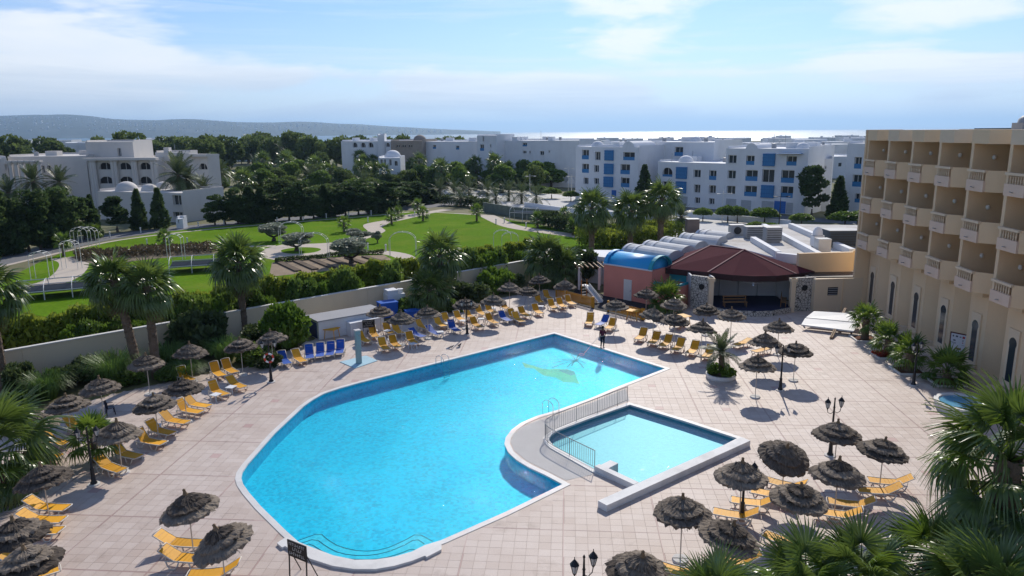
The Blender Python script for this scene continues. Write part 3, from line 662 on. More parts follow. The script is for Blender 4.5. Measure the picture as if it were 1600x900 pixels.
# ---- white restaurant block with barrel vaults
def restaurant():
    Z = 3.7
    fp = ccw([V2(gp(*q, Z)) for q in ((1120, 378), (1185, 352), (1240, 350), (1356, 352), (1356, 402), (1285, 412.5), (1214, 403))])
    o = fp[0]; t = thing('restaurant_block', 'low white flat roofed block with sloping parapets behind the bar', 'building', (o.x, o.y, 0))
    roof = mat('bitumen_roof', (.50, .48, .45), .85, .15, .3, .15, 6, stain=.8, sscale=.35, stcol=(.27, .22, .17))
    MB().prism([p - o for p in fp], -.05, Z).build('wall', M_white, t); MB().sheet([offset_poly([p - o for p in fp], -.1)], Z + .004).build('roof_surface', roof, t)
    for a, b in (((1176, 378), (1216, 402)), ((1193, 357), (1292, 411)), ((1235, 356), (1331, 398)), ((1214, 404), (1290, 412))):
        A, B = V2(gp(*a, Z)) - o, V2(gp(*b, Z)) - o; d = (B - A).normalized(); n = Vector((-d.y, d.x)) * .3; MB().prism(ccw([A - n, B - n, B + n, A + n]), Z - .3, Z + .62).build('parapet', M_white, t)
    A, B, C = V2(gp(1318, 407, Z)) - o, V2(gp(1360, 407, Z)) - o, V2(gp(1360, 396, Z)) - o
    wing = MB(); wing.add([(A.x, A.y, Z - 1), (B.x, B.y, Z - 1), (B.x, B.y, Z + 2.3), (A.x, A.y, Z + .2), (A.x, A.y + .3, Z - 1), (B.x, B.y + .3, Z - 1), (B.x, B.y + .3, Z + 2.3), (A.x, A.y + .3, Z + .2)], [(0, 1, 2, 3), (7, 6, 5, 4), (3, 2, 6, 7), (0, 3, 7, 4)]); wing.build('sloped_wing_wall', M_beige, t)
    # barrel vaults
    vt = thing('vaulted_hall', 'white hall with a row of grey barrel vaults behind the play house', 'building', gp(1010, 405)); vo = Vector(vt.location); cm = mat('grey_vault', (.46, .48, .50), .75, .12, .5, .1, 10, stain=.4, sscale=.5)
    zb = 3.2
    fp2 = ccw([V2(gp(*q, zb)) - V2(vo) for q in ((960, 402), (1000, 384), (1075, 368), (1140, 376), (1110, 392), (1040, 420), (1000, 415))]); MB().prism(fp2, -.05, zb).build('wall', M_white, vt)
    for (a, b) in (((984, 398), (1056, 410)), ((1013, 392.5), (1075, 402)), ((1040, 386), (1096, 394)), ((1068, 379.5), (1128, 386)), ((1093, 374), (1140, 379))):
        A, B = gp(*a, zb) - vo, gp(*b, zb) - vo; d = (B - A); d.z = 0; d.normalize(); n = Vector((-d.y, d.x, 0)); m = MB(); K = 12; R_ = 1.55
        vs = [p + n * R_ * cos(PI * k / K) + Vector((0, 0, zb * 0 + R_ * .8 * sin(PI * k / K))) for p in (A, B) for k in range(K + 1)]
        fs = [(k, k + 1, K + 2 + k, K + 1 + k) for k in range(K)] + [tuple(range(K, -1, -1)), tuple(range(K + 1, 2 * K + 2))]; m.add(vs, fs); v = m.build('barrel_vault', cm, vt)
        rb = MB(); R2 = R_ + .07
        for f in (.0, .22): 
            p = A + (B - A) * f; q = p + d * .35; vs = [s_ + n * R2 * cos(PI * k / K) + Vector((0, 0, R2 * .8 * sin(PI * k / K))) for s_ in (p, q) for k in range(K + 1)]; rb.add(vs, [(k, k + 1, K + 2 + k, K + 1 + k) for k in range(K)])
        rb.build('vault_rib', M_white, v)
    # flat white annex left of the play house
    P = [V2(gp(*q, 3.0)) for q in ((893, 396), (905, 390), (975, 391), (985, 396), (945, 402))]; MB().prism(ccw([p - P[0] for p in P]), -.05, 3.0).build('annex', M_white, tg := thing('flat_annex', 'small flat white annex between the dark palm and the play house', 'building', (P[0].x, P[0].y, 0)))
    # roof plant
    def unit(name, lab, px, py, z, sx, sy, sz, m, kind='box'):
        p = gp(px, py, z); e = thing(name, lab, 'roof equipment', p); MB().box((0, 0, sz / 2 + .12), (sx, sy, sz)).build('casing', m, e); MB().box((0, 0, .06), (sx * .8, sy * .8, .12)).build('base', M_grey, e)
        if kind == 'fan': 
            gq = MB(); gq.tube([(0, -sy / 2 - .03, sz / 2 + .12), (0, -sy / 2, sz / 2 + .12)], min(sx, sz) * .36, 14); gq.build('fan_grille', M_black, e)
        if kind == 'dome': MB().lathe([(sx * .5, sz + .1), (sx * .45, sz + .6), (sx * .3, sz + .95), (0, sz + 1.1)], 14).build('hood', M_white, e, True)
        if kind == 'slat':
            for k in range(5): MB().box((0, -sy / 2 - .02, .35 + k * sz / 6), (sx * .9, .04, .06)).build('louvre', M_black, e)
        MB().box((0, 0, sz + .135), (sx * 1.04, sy * 1.04, .05)).build('lid', M_grey, e)
    unit('chimney_stack', 'square brown chimney stack on the white roof by the street', 1081, 367, 3.6, 1.5, 1.3, 1.9, mat('brown_stack', (.17, .13, .11), .9, .2, 2))
    unit('air_conditioner', 'dark faced air conditioning unit next to the bare white roof', 1150, 369, 3.6, 1.7, 1.1, 1.3, M_grey, 'fan')
    unit('air_conditioner', 'wide grey air conditioning unit with louvres on the white roof', 1180, 372, 3.7, 2.6, 1.2, 1.3, M_grey, 'slat')
    unit('air_conditioner', 'tall grey air conditioning unit standing at the roof corner above the bar', 1206, 378, 3.7, 1.8, 1.3, 1.6, M_grey, 'slat')
    unit('extractor_hood', 'white extractor with rounded hood on the flat roof near the hotel', 1276, 386, 3.7, 1.1, 1.1, 1.2, M_white, 'dome')
    unit('extractor_box', 'pale square extractor box in front of the rounded hood', 1284, 397, 3.7, 1.3, 1.2, 1.5, mat('pale_metal', (.55, .54, .52), .5), 'box')
    unit('plant_container', 'dark container with white lid on the flat roof beside the hotel', 1312, 384, 3.7, 3.4, 2.2, 1.7, mat('dark_container', (.05, .065, .085), .6), 'slat')
restaurant()

# ---- children's play house (its painted cartoon figures are left out)
def playhouse():
    sal = mat('salmon_paint', (.68, .26, .20), .8, .10, .6, .08, 14); tq = mat('turquoise_paint', (.03, .33, .40), .6, .1, .6); bl = mat('blue_roof_paint', (.02, .34, .68), .45, .1, .6, spec=.5)
    A, B = V2(gp(943, 462)), V2(gp(1017, 476)); t = thing('play_house', 'salmon pink play house with a bright blue barrel roof', 'play house', (A.x, A.y, 0)); d = (B - A); Ld = d.length; d /= Ld; n = Vector((-d.y, d.x)); n = n if n.y > 0 else -n
    def L(s, q): return d * s + n * q
    Hh = 3.3; MB().prism([L(0, 0), L(Ld, 0), L(Ld, 3.4), L(0, 3.4)], -.04, Hh).build('wall', sal, t)
    K = 12; m = MB(); vs = []
    for s in (.25, Ld - .35):
        for k in range(K + 1): q = L(s, 1.7 - 1.65 * cos(PI * k / K)); vs.append((q.x, q.y, Hh + 1.15 * sin(PI * k / K)))
    m.add(vs, [(k, k + 1, K + 2 + k, K + 1 + k) for k in range(K)] + [tuple(range(K, -1, -1)), tuple(range(K + 1, 2 * K + 2))]); ro = m.build('barrel_roof', bl, t, True)
    for s in (.0, Ld - .38):
        m = MB(); vs = []
        for q0 in (s, s + .40):
            for rr in (1.0, 1.09):
                for k in range(K + 1): q = L(q0, 1.7 - 1.66 * rr * cos(PI * k / K)); vs.append((q.x, q.y, Hh + 1.2 * rr * sin(PI * k / K)))
        w = K + 1
        m.add(vs, [(w + k, w + k + 1, 3 * w + k + 1, 3 * w + k) for k in range(K)] + [(k, k + 1, w + k + 1, w + k) for k in range(K)] + [(2 * w + k, 3 * w + k, 3 * w + k + 1, 2 * w + k + 1) for k in range(K)]); m.build('gable_band', bl if s == 0 else tq, ro)
    MB().prism([L(-.05, -.12), L(Ld + .05, -.12), L(Ld + .05, .06), L(-.05, .06)], Hh - .02, Hh + .09).build('eaves', M_white, t)
    k0, _ = on_wall(981, 450, A, B); c = L(k0, -.03); dr = MB().box((c.x, c.y, 1.05), (.95, .06, 2.1), math.atan2(d.y, d.x)).build('door', M_frame, t); c2 = L(k0 + .35, -.08); MB().box((c2.x, c2.y, 1.0), (.05, .05, .15)).build('handle', M_grey, dr)
    an = [L(Ld, .3), L(Ld + 2.6, .3), L(Ld + 2.6, 3.2), L(Ld, 3.2)]; MB().prism(an, -.04, 2.0).build('annex_wall', sal, t)
    for a, b in ((an[0], an[1]), (an[1], an[2]), (an[2], an[3])):
        q = (b - a).normalized() * .12; nn = Vector((-q.y, q.x)); MB().prism([a, b, b + nn, a + nn], 2.0, 2.25).build('annex_parapet', tq, t)
    bw = L(Ld + 1.3, 3.15); MB().box((bw.x, bw.y, 2.6), (2.7, .12, 1.3), math.atan2(d.y, d.x)).build('turquoise_wall', tq, t)
    # slide and small toys in the play yard
    sp = gp(925, 470); sl = thing('play_slide', 'grey and white children slide beside the play house', 'slide', sp, .5); gm = mat('slide_grey', (.42, .44, .46), .5)
    m = MB(); m.add([(-.3, -1.4, .1), (.3, -1.4, .1), (.3, 1.0, 1.35), (-.3, 1.0, 1.35), (.3, 1.5, 1.4), (-.3, 1.5, 1.4)], [(0, 1, 2, 3), (3, 2, 4, 5)]); m.build('chute', gm, sl)
    for x in (-.32, .32): MB().bar((x, -1.4, .2), (x, 1.0, 1.5), .05, .2).build('side_rail', M_frame, sl); MB().bar((x, 1.4, 0), (x, 1.4, 1.9), .06).build('post', mat('slide_orange', (.60, .22, .03), .5), sl)
    for k in range(4): MB().bar((-.3, 1.5, .3 + k * .3), (.3, 1.5, .3 + k * .3), .05).build('rung', M_frame, sl)
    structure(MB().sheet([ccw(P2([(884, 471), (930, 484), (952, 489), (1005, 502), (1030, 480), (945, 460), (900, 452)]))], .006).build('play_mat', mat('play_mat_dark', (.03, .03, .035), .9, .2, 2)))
    pil = thing('pergola_shelter', 'small dark pergola on white posts between the palm and the play house', 'pergola', gp(922, 452)); 
    for x, y in ((-1.2, 0), (.9, -.3), (-.8, 2.2), (1.3, 2.0)): MB().box((x, y, 1.2), (.22, .22, 2.4)).build('post', M_frame, pil)
    for k in range(7): MB().box((-1.6 + k * .55, .9, 2.5), (.12, 3.6, .14), .1).build('beam', M_wood, pil)
    # yellow slat fences
    ym = mat('yellow_slat_paint', (.52, .25, .02), .6, .15, 3, .1, 20); gates = [((869, 466), (884, 470), 'short yellow slat fence turning the corner by the parasol'), ((885, 470), (926, 481), 'long yellow slat fence in front of the slide'), ((950, 487), (1004, 500), 'yellow slat fence with white feet in front of the pink play house')]
    for a, b, lab in gates:
        A, B = V2(gp(*a)), V2(gp(*b)); e = thing('slat_fence', lab, 'fence', (A.x, A.y, 0), math.atan2((B - A).y, (B - A).x)); Lf = (B - A).length; me = MB().box((0, 0, .5), (.10, .025, .92)).mesh('slat', ym); n_ = int(Lf / .16)
        for k in range(n_ + 1): link('slat', me, e, loc=(Lf * k / n_, -.03, .06))
        for zz in (.25, .85): MB().box((Lf / 2, 0, zz), (Lf, .04, .07)).build('rail', ym, e)
        for s in (0, Lf): MB().box((s, .03, .53), (.14 if s == 0 else .3, .14, 1.1)).build('post', ym, e)
playhouse()
# ================================================================== TOWN AND FAR BUILDINGS
def block(name, label, A, B, ytop=None, wins=(), depth=10., zt=None, m=None, sc=None, domes=(), roofbits=0, seed=1, cat='building', rail=None, group=None, parapet=True):
    """a building whose front runs A->B; openings are given as photo rectangles and cut into the front"""
    m = m or M_white; A, B = V2(A), V2(B); d = (B - A); Lf = d.length; d /= Lf; n = Vector((-d.y, d.x)); n = n if n.y > 0 else -n
    if zt is None: zt = on_wall(*ytop, A, B)[1]
    t = thing(name, label, cat, (A.x, A.y, 0), math.atan2(d.y, d.x), group); sg = 1 if n.dot(Vector((-d.y, d.x))) > 0 else -1
    ops = []
    for x0, y0, x1, y1, k in wins:
        if sc: x0, x1 = sc[0] + x0 / sc[2], sc[0] + x1 / sc[2]; y0, y1 = sc[1] + y0 / sc[2], sc[1] + y1 / sc[2]
        xm, ym = (x0 + x1) / 2, (y0 + y1) / 2; s0, s1 = on_wall(x0, ym, A, B)[0], on_wall(x1, ym, A, B)[0]; z1, z0 = on_wall(xm, y0, A, B)[1], on_wall(xm, y1, A, B)[1]
        s0, s1 = max(.15, min(s0, s1)), min(Lf - .15, max(s0, s1)); z0 = max(.02, z0); z1 = min(zt - .2, z1)
        if s1 - s0 > .2 and z1 - z0 > .2: ops.append((s0, s1, z0, z1, k))
    cut = [o for o in ops if o[4] not in 'Bsd']
    S_ = sorted({0., Lf} | {o[0] for o in cut} | {o[1] for o in cut}); Z_ = sorted({-.06, zt} | {o[2] for o in cut} | {o[3] for o in cut}); f = MB(); R = .55
    for a, b in zip(S_, S_[1:]):
        for c, e in zip(Z_, Z_[1:]):
            q = ((a + b) / 2, (c + e) / 2)
            if any(o[0] < q[0] < o[1] and o[2] < q[1] < o[3] for o in cut): continue
            f.add([(a, 0, c), (b, 0, c), (b, 0, e), (a, 0, e)], [(0, 1, 2, 3)])
    for s0, s1, z0, z1, k in cut:
        y = R * sg; f.add([(s0, 0, z0), (s1, 0, z0), (s1, 0, z1), (s0, 0, z1), (s0, y, z0), (s1, y, z0), (s1, y, z1), (s0, y, z1)], [(0, 4, 5, 1), (1, 5, 6, 2), (2, 6, 7, 3), (3, 7, 4, 0)])
    f.add([(0, R * sg, zt), (Lf, R * sg, zt), (Lf, 0, zt), (0, 0, zt), (0, 0, -.06), (0, R * sg, -.06), (Lf, 0, -.06), (Lf, R * sg, -.06)], [(0, 1, 2, 3), (3, 0, 5, 4), (2, 1, 7, 6)])
    MB_ = f.build('front_wall', m, t); MB().box((Lf / 2, sg * (R + .01 + depth / 2), zt / 2 - .03), (Lf, depth, zt + .06)).build('wall', m, t)
    if parapet:
        for c, s_ in (((Lf / 2, sg * (R + depth), zt + .2), (Lf, .2, .4)), ((.1, sg * (R + depth / 2), zt + .2), (.2, depth, .4)), ((Lf - .1, sg * (R + depth / 2), zt + .2), (.2, depth, .4))): MB().box(c, s_).build('parapet', m, t)
    for s0, s1, z0, z1, k in ops:
        c, w, zc, h = (s0 + s1) / 2, s1 - s0, (z0 + z1) / 2, z1 - z0
        if k in 'wba':
            wd_ = MB().box((c, sg * (R - .03), zc), (w, .04, h)).build('window', M_glass if k != 'a' else M_dark, t); fr = MB()
            for x in (s0 + .06, s1 - .06, c): fr.box((x, sg * (R - .08), zc), (.10, .06, h))
            fr.box((c, sg * (R - .081), z1 - .06), (w, .06, .10)); fr.build('frame', M_frame, wd_)
            if k == 'w': MB().box((c, -sg * .05, z0 - .06), (w + .2, .25, .10)).build('sill', m, wd_)
            if k in 'ba':
                rl = MB(); hh = min(.95, h * (.4 if k == 'b' else .22)); rl.box((c, sg * .05, z0 + hh), (w, .06, .07)); rl.box((c, sg * .05, z0 + hh * .5), (w, .03, hh)); rl.build('railing', rail or M_blue, wd_)
            if k == 'a':
                ar = MB(); K = 8; rr = w / 2; zz = z1 - rr
                for sd in (-1, 1):
                    vs = [(c + sd * rr, .02 * sg, z1)] + [(c + sd * rr * cos(PI / 2 * q / K), .02 * sg, zz + rr * sin(PI / 2 * q / K)) for q in range(K + 1)]; ar.add(vs, [(0, i, i + 1) for i in range(1, K + 1)])
                ar.build('arch', m, wd_)
        elif k == 'B':                                    # projecting blue lattice bay
            by = MB().box((c, -sg * .22, zc), (w, .44, h)).build('lattice_bay', M_blue, t); lt = MB()
            for q in range(5): lt.box((s0 + w * (q + .5) / 5, -sg * .455, zc), (.05, .03, h * .86))
            for q in (.06, .35, .66, .94): lt.box((c, -sg * .46, z0 + h * q), (w * 1.04, .04, .10))
            lt.build('lattice', mat('blue_lattice', (.03, .14, .33), .6), by)
        elif k in 'sd':
            sh = MB().box((c, -sg * .03, zc), (w, .06, h)).build('shutter' if k == 's' else 'door', mat('grey_shutter', (.42, .44, .46), .6) if k == 's' else mat('blue_door', (.02, .12, .42), .5), t); sl = MB()
            for q in range(6): sl.box((c, -sg * .065, z0 + h * (q + .5) / 6), (w * .96, .02, .05))
            sl.build('slat', M_grey if k == 's' else M_blue, sh)
    r = random.Random(seed)
    for dm in domes:                                      # (kind, photo x0, x1, metres behind the front)
        kind, x0, x1, back = dm; s0, s1 = on_wall(x0, 250, A, B)[0], on_wall(x1, 250, A, B)[0]; rr = (s1 - s0) / 2; c = (s0 + s1) / 2
        if kind == 'd': MB().lathe([(rr * cos(PI / 2 * q / 8), zt + rr * .85 * sin(PI / 2 * q / 8)) for q in range(9)], 20, (c, sg * back)).build('dome', m, t, True)
        else:
            K = 12; vs = [(c + rr * cos(PI * q / K), y, zt + rr * .8 * sin(PI * q / K)) for y in (sg * .1, sg * back) for q in range(K + 1)]; v = MB(); v.add(vs, [(q, q + 1, K + 2 + q, K + 1 + q) for q in range(K)] + [tuple(range(K + 1)), tuple(range(2 * K + 1, K, -1))]); v.build('roof_vault', m, t)
    for _ in range(roofbits):
        x, y = r.uniform(.1, .9) * Lf, sg * r.uniform(1.5, depth); k = r.random()
        if k < .45: MB().box((x, y, zt + .55), (r.uniform(1.2, 3), r.uniform(1.2, 2.6), 1.1)).build('roof_hut', m, t)
        elif k < .75: b_ = MB(); b_.lathe([(.5, zt), (.5, zt + .9), (.0, zt + 1.0)], 10, (x, y)); b_.build('water_tank', M_grey, t)
        else: MB().tube([(x, y, zt), (x, y, zt + r.uniform(1.5, 3))], .05, 5).build('aerial', M_grey, t)
    return t
def apartments():
    sc = (880, 210, 6.667); A1, B1 = gp(899, 311), gp(996, 318)
    block('apartment_building', 'white four storey apartment block with stacked blue lattice bays and a small side dome', A1, B1, (945, 229.5), [(195,160,268,260,'b'),(330,180,388,265,'w'),(440,165,527,272,'B'),(625,185,745,270,'b'),(195,305,268,400,'b'),(320,320,372,390,'w'),(435,305,525,415,'B'),(597,310,695,415,'b'),(212,450,262,515,'w'),(320,455,372,515,'w'),(430,440,522,548,'B'),(600,450,690,550,'b'),(505,580,552,660,'d'),(205,580,290,660,'s')], 13, sc=sc, domes=[('d', 914, 930, 3), ('d', 943, 955, 5), ('v', 972, 990, 9)], roofbits=5, seed=2)
    S1 = B1; S2 = gp(1017, 306); block('apartment_wing', 'white recessed wing with one small window beside the tall dark cypress', B1 + Vector((.6, 4, 0)), S2 + Vector((0, -6, 0)), (1005, 229), [(915,175,960,250,'w')], 10, sc=sc, roofbits=1, seed=5)
    A2, B2 = gp(1026, 319.5), gp(1130, 327.5)
    block('apartment_building', 'white three storey apartment block with an arched balcony and a roof dome', A2, B2, (1080, 254), [(1035,345,1138,440,'a'),(1185,340,1292,463,'B'),(1355,368,1432,445,'w'),(1520,375,1595,475,'b'),(1035,490,1130,535,'w'),(1180,490,1283,612,'B'),(1360,522,1427,605,'w'),(1517,530,1590,610,'w'),(1205,645,1295,740,'s'),(1368,655,1425,715,'w'),(1515,665,1575,725,'w')], 12, sc=sc, domes=[('d', 1050, 1070, 3)], roofbits=5, seed=3)
    block('apartment_building', 'taller white block with one single square window rising behind the dome', A2 + Vector((-1, 15, 0)), B2 + Vector((1, 13, 0)), (1080, 222), [(1160,130,1248,225,'b')], 12, sc=sc, roofbits=6, domes=[('d', 1055, 1072, 6)], seed=9)
    sc = (1100, 210, 6.667); A3, B3 = B2, gp(1256, 336)
    t = block('apartment_building', 'wide white four storey apartment block with blue bays, awning balcony and ground floor shutters', A3, B3, (1190, 232), [(250,215,338,297,'w'),(440,220,525,318,'b'),(620,200,742,330,'B'),(860,225,965,325,'b'),(245,375,330,458,'w'),(432,372,558,485,'b'),(603,365,732,497,'w'),(803,372,940,505,'b'),(235,535,325,618,'w'),(420,535,550,645,'b'),(600,528,730,660,'B'),(800,540,928,660,'b'),(230,670,335,745,'s'),(385,685,490,790,'s'),(600,695,725,780,'s'),(730,695,850,825,'d'),(855,710,925,825,'s')], 14, sc=sc, domes=[('v', 1164, 1182, 8), ('d', 1233, 1255, 3)], roofbits=7, seed=4)
    s0, z0 = on_wall(1217, 239.5, A3, B3); s1, _ = on_wall(1255, 239.5, A3, B3); MB().box(((s0 + s1) / 2, -.9, z0), (s1 - s0, 1.9, .10)).build('awning', M_blue, t)
    block('apartment_wing', 'beige sided recessed white house with a blue railed window', gp(1288, 336) + Vector((0, 8, 0)), gp(1322, 337) + Vector((0, 8, 0)), (1300, 248), [(1325,320,1437,428,'b'),(1250,330,1275,360,'w')], 10, sc=sc, domes=[('d', 1290, 1300, 3)], roofbits=2, seed=6)
    block('apartment_building', 'white apartment block partly hidden behind the tan hotel corner', gp(1315, 338), gp(1390, 344), (1340, 224), [(1565,235,1640,357,'b'),(1545,420,1640,545,'b'),(1570,615,1640,710,'b')], 14, sc=sc, roofbits=3, seed=7)
apartments()
def resort():
    sc = (740, 195, 8); P = lambda x, y, Y: (ray(x, y).x / ray(x, y).y * Y, Y, 0)
    block('resort_block', 'long plain white resort block with a few small high windows', P(777, 260, 235), P(905, 260, 225), (840, 219.5), [(305,225,365,270,'b'),(612,225,668,270,'b'),(312,325,358,360,'w'),(615,325,660,355,'w'),(695,328,715,355,'w'),(830,328,880,375,'w'),(935,320,955,348,'w')], 16, sc=sc, roofbits=8, seed=12)
    block('resort_tower', 'square white tower at the end of the long resort block', P(746, 260, 232), P(776.5, 260, 229), (760, 212), [(80,245,130,325,'b'),(205,245,222,280,'w'),(205,320,222,360,'w'),(112,140,132,205,'w')], 12, sc=sc, seed=13)
    block('resort_block', 'white resort wall topped with brick chimneys beside the stone hall', P(661, 262, 240), P(747, 262, 236), (700, 221), [(1090,250,1130,300,'b'),(1380,260,1420,310,'b')], 14, sc=(540, 195, 8), seed=14, roofbits=4)
    st = mat('sand_stone', (.30, .26, .22), .9, .2, .4, .2, 4)
    block('stone_hall', 'brownish stone hall with three dark windows and a domed roof', P(612, 262, 238), P(661, 262, 236), (636, 220), [(630,250,680,275,'w'),(700,250,755,275,'w'),(780,250,835,275,'w')], 16, m=st, sc=(540, 195, 8), domes=[('d', 635, 655, 8)], seed=15)
    block('resort_wing', 'pale blue white resort wing with a row of arched balconies', P(535, 262, 255), P(612, 262, 242), (570, 220.5), [(90,222,146,300,'a'),(190,222,250,300,'a'),(285,222,347,300,'a'),(425,225,470,285,'a'),(505,225,552,290,'a')], 12, sc=(540, 195, 8), rail=M_white, roofbits=3, seed=16)
    block('white_turret', 'little white turret rising above the arched resort wing', P(592, 262, 243), P(602.5, 262, 243), (597, 211), (), 4, seed=17)
    t = block('domed_lobby', 'low white lobby with a broad pale dome among palms', P(592, 265, 214), P(626, 265, 214), (610, 246.5), [(435,430,465,530,'a'),(480,430,505,530,'a'),(545,430,575,530,'a'),(610,450,650,530,'a')], 9, sc=(540, 195, 8), rail=M_white, domes=[('d', 596, 622, 6)], seed=18)
    # the town stretching to the sea
    r = random.Random(21)
    labs = ['white flat roofed house in the town between the apartments and the sea']
    rows = [(255, 12), (310, 15), (390, 17), (500, 19), (640, 20), (820, 20)]
    for Y, n in rows:
        for k in range(n):
            x = 690 + (1500 - 690) * (k + r.uniform(.1, .9)) / n; y = Y + r.uniform(-22, 22); w = r.uniform(10, 24); p = ray(x, 220)
            zt = min(r.uniform(7, 12), 16.2 - .0085 * y - r.uniform(0, 1.6)) if x > 850 else r.uniform(4.5, 7)
            cx = p.x / p.y * y; t = block('town_house', labs[0], (cx - w / 2, y, 0), (cx + w / 2, y + r.uniform(-3, 3), 0), zt=zt, depth=r.uniform(8, 15), roofbits=r.choice([0, 1, 2]), seed=r.randint(1, 999), group='white houses of the town', parapet=r.random() < .7)
            if Y < 320:
                for q in range(r.randint(1, 3)): MB().box((w * (q + .5) / 3.2, -.03, zt - r.uniform(1.6, 3.4)), (1.1, .06, 1.2)).build('window', M_glass, t)
    for k in range(14):
        x = r.uniform(-60, 420); Y = r.uniform(420, 700); p = ray(x, 230); w = r.uniform(12, 26); cx = p.x / p.y * Y
        block('town_house', 'white house showing between the pines behind the arcaded hotel', (cx, Y, 0), (cx + w, Y, 0), zt=r.uniform(9, 14), depth=12, seed=k, group='white houses behind the pines')
resort()
def left_hotel():
    P = lambda x, Y: (ray(x, 300).x / ray(x, 300).y * Y, Y, 0); m = mat('cream_white', (.62, .585, .54), .8, .06, .4, .05, 12, stain=.25, sscale=.3, stcol=(.46, .43, .39)); sc = (0, 200, 8)
    a, b = P(35, 172), P(140, 172)
    block('arcade_hotel', 'cream hotel wing with blank wall and two blind arches behind the palms', P(20, 172), P(141, 171), (100, 244), [(375,460,462,560,'a'),(1085,450,1120,530,'w'),(1105,640,1140,700,'w'),(520,470,562,555,'w'),(595,470,640,555,'w')], 18, sc=sc, rail=m, m=m, roofbits=5, seed=41)
    t = block('hotel_portico', 'cream hotel portico with three tall arched loggias and columns', P(143, 168), P(248, 168), (195, 249), [(1240,430,1400,545,'a'),(1490,430,1640,545,'a'),(1745,430,1890,545,'a'),(1240,605,1430,720,'a'),(1490,605,1680,720,'a'),(1745,605,1900,720,'a')], 18, sc=sc, m=m, rail=m, seed=42)
    A, B = V2(P(143, 168)), V2(P(248, 168)); Lf = (B - A).length; zt = on_wall(195, 249, A, B)[1]
    MB().box((Lf / 2, -.45, zt + .1), (Lf + 1.4, 1.6, .55)).build('cornice', m, t)
    for x in (147, 151, 179, 184, 211, 215, 241, 246):
        s = on_wall(x, 270, A, B)[0]; MB().lathe([(.45, 0), (.40, zt - .6), (.62, zt - .2)], 10, (s, -.6)).build('column', m, t)
    block('roof_house', 'square cream penthouse with a dark door on the hotel roof', P(143, 174), P(216, 174), (180, 221.5), [(1470,250,1515,352,'w')], 9, sc=sc, m=m, seed=43)
    block('arcade_hotel', 'cream hotel wing right of the portico with a small dark window', P(249, 172), P(302, 172), (275, 238), [(1960,430,2010,490,'w'),(2015,640,2050,690,'w')], 4, sc=sc, m=m, roofbits=2, seed=44)
    t = block('end_pavilion', 'cream corner pavilion with one arch and overhanging cornice', P(302, 168), P(329, 166), (315, 244), [(2490,440,2590,540,'a')], 3, sc=sc, m=m, rail=m, seed=45); A, B = V2(P(302, 168)), V2(P(329, 166)); Lf = (B - A).length; z = on_wall(315, 244, A, B)[1]; MB().box((Lf / 2, -.3, z + .2), (Lf + 1.2, 1.4, .6)).build('cornice', m, t)
    t = block('corner_wing', 'cream hotel corner wing with slim columns at the edge of the view', P(-60, 160), P(18, 166), (5, 247), [(60,450,110,520,'w'),(180,440,210,520,'w'),(230,440,260,520,'w')], 16, sc=sc, m=m, seed=46)
    for k in range(6):
        q = P(22 + k * 9, 164 + k * .3); c = thing('portico_column', 'slim cream column of the colonnade before the blank hotel wing', 'column', (q[0], q[1], 0), group='slim colonnade columns'); MB().lathe([(.45, 0), (.36, 10.2), (.6, 10.8)], 10).build('shaft', m, c); MB().box((0, 0, 11.0), (1.2, 1.2, .4)).build('capital', m, c)
    g_ = mat('mint_pane', (.22, .38, .36), .3)
    t = block('domed_annex', 'low white annex with four small roof domes behind the cypress row', P(152, 147), P(283, 140), (250, 301), [(2160,840,2280,960,'w'),(2165,1050,2285,1110,'w')], 11, sc=sc, m=m, domes=[('d', 160, 186, 3), ('d', 184, 205, 9), ('d', 196, 216, 3.5), ('d', 214, 236, 9)], seed=47)
    block('gate_lodge', 'tiny white lodge with one dark window at the garden road', P(270, 131), P(281, 131), (276, 342), [(2225,1150,2240,1185,'w')], 1.2, sc=sc, seed=48)
left_hotel()

# ================================================================== GARDEN BEYOND THE WALL
M_lawn = mat('lawn_turf', (.105, .20, .010), 1., .28, .10, .42, 2.6, .6, 14, spec=.02, stain=.65, sscale=.16, stcol=(.19, .235, .03))
M_path = mat('garden_path', (.50, .43, .35), .9, .1, .5, .12, 12)
M_road = mat('asphalt_grey', (.16, .16, .165), .9, .15, .3, .15, 12)
M_pave = mat('pale_paving', (.50, .49, .47), .85, .12, .3, .1, 10)
LAWN = ccw(P2([(60, 410), (105, 391), (160, 378), (260, 361), (400, 348), (560, 336), (640, 330), (700, 331), (760, 337), (830, 349), (930, 366), (990, 376), (960, 400), (840, 405), (700, 428), (400, 482), (150, 526), (0, 556), (-60, 470)]))
structure(MB().sheet([LAWN], -.045).build('lawn', M_lawn))
def strip(name, pts, w, z, m, sm=2): return structure(MB().sheet([ccw(ribbon(smooth_line(P2(pts), sm), w))], z).build(name, m))
strip('garden_road', [(-80, 428), (20, 404), (110, 382), (180, 367), (330, 351), (560, 334), (640, 325), (720, 317)], 5.5, -.040, M_road)
strip('garden_kerb', [(-60, 430), (40, 407), (120, 388), (190, 373), (340, 356), (570, 338), (640, 331)], .9, -.036, M_path)
strip('garden_path', [(760, 336), (778, 345), (800, 354), (840, 360), (900, 368), (960, 376)], 3.2, -.036, M_path)
strip('garden_path', [(700, 327), (660, 333), (620, 343), (584, 349), (579, 352), (586, 358), (590, 361), (572, 368), (545, 377), (520, 388)], 3.0, -.032, M_path)
strip('garden_path', [(540, 395), (575, 393), (605, 394), (630, 399), (640, 408)], 2.6, -.034, M_path)
strip('garden_path', [(560, 372), (640, 329), (760, 336)], .9, -.030, M_path, 1)
strip('garden_path', [(100, 402), (118, 408), (112, 424), (90, 440), (40, 450)], 3.4, -.034, M_path)
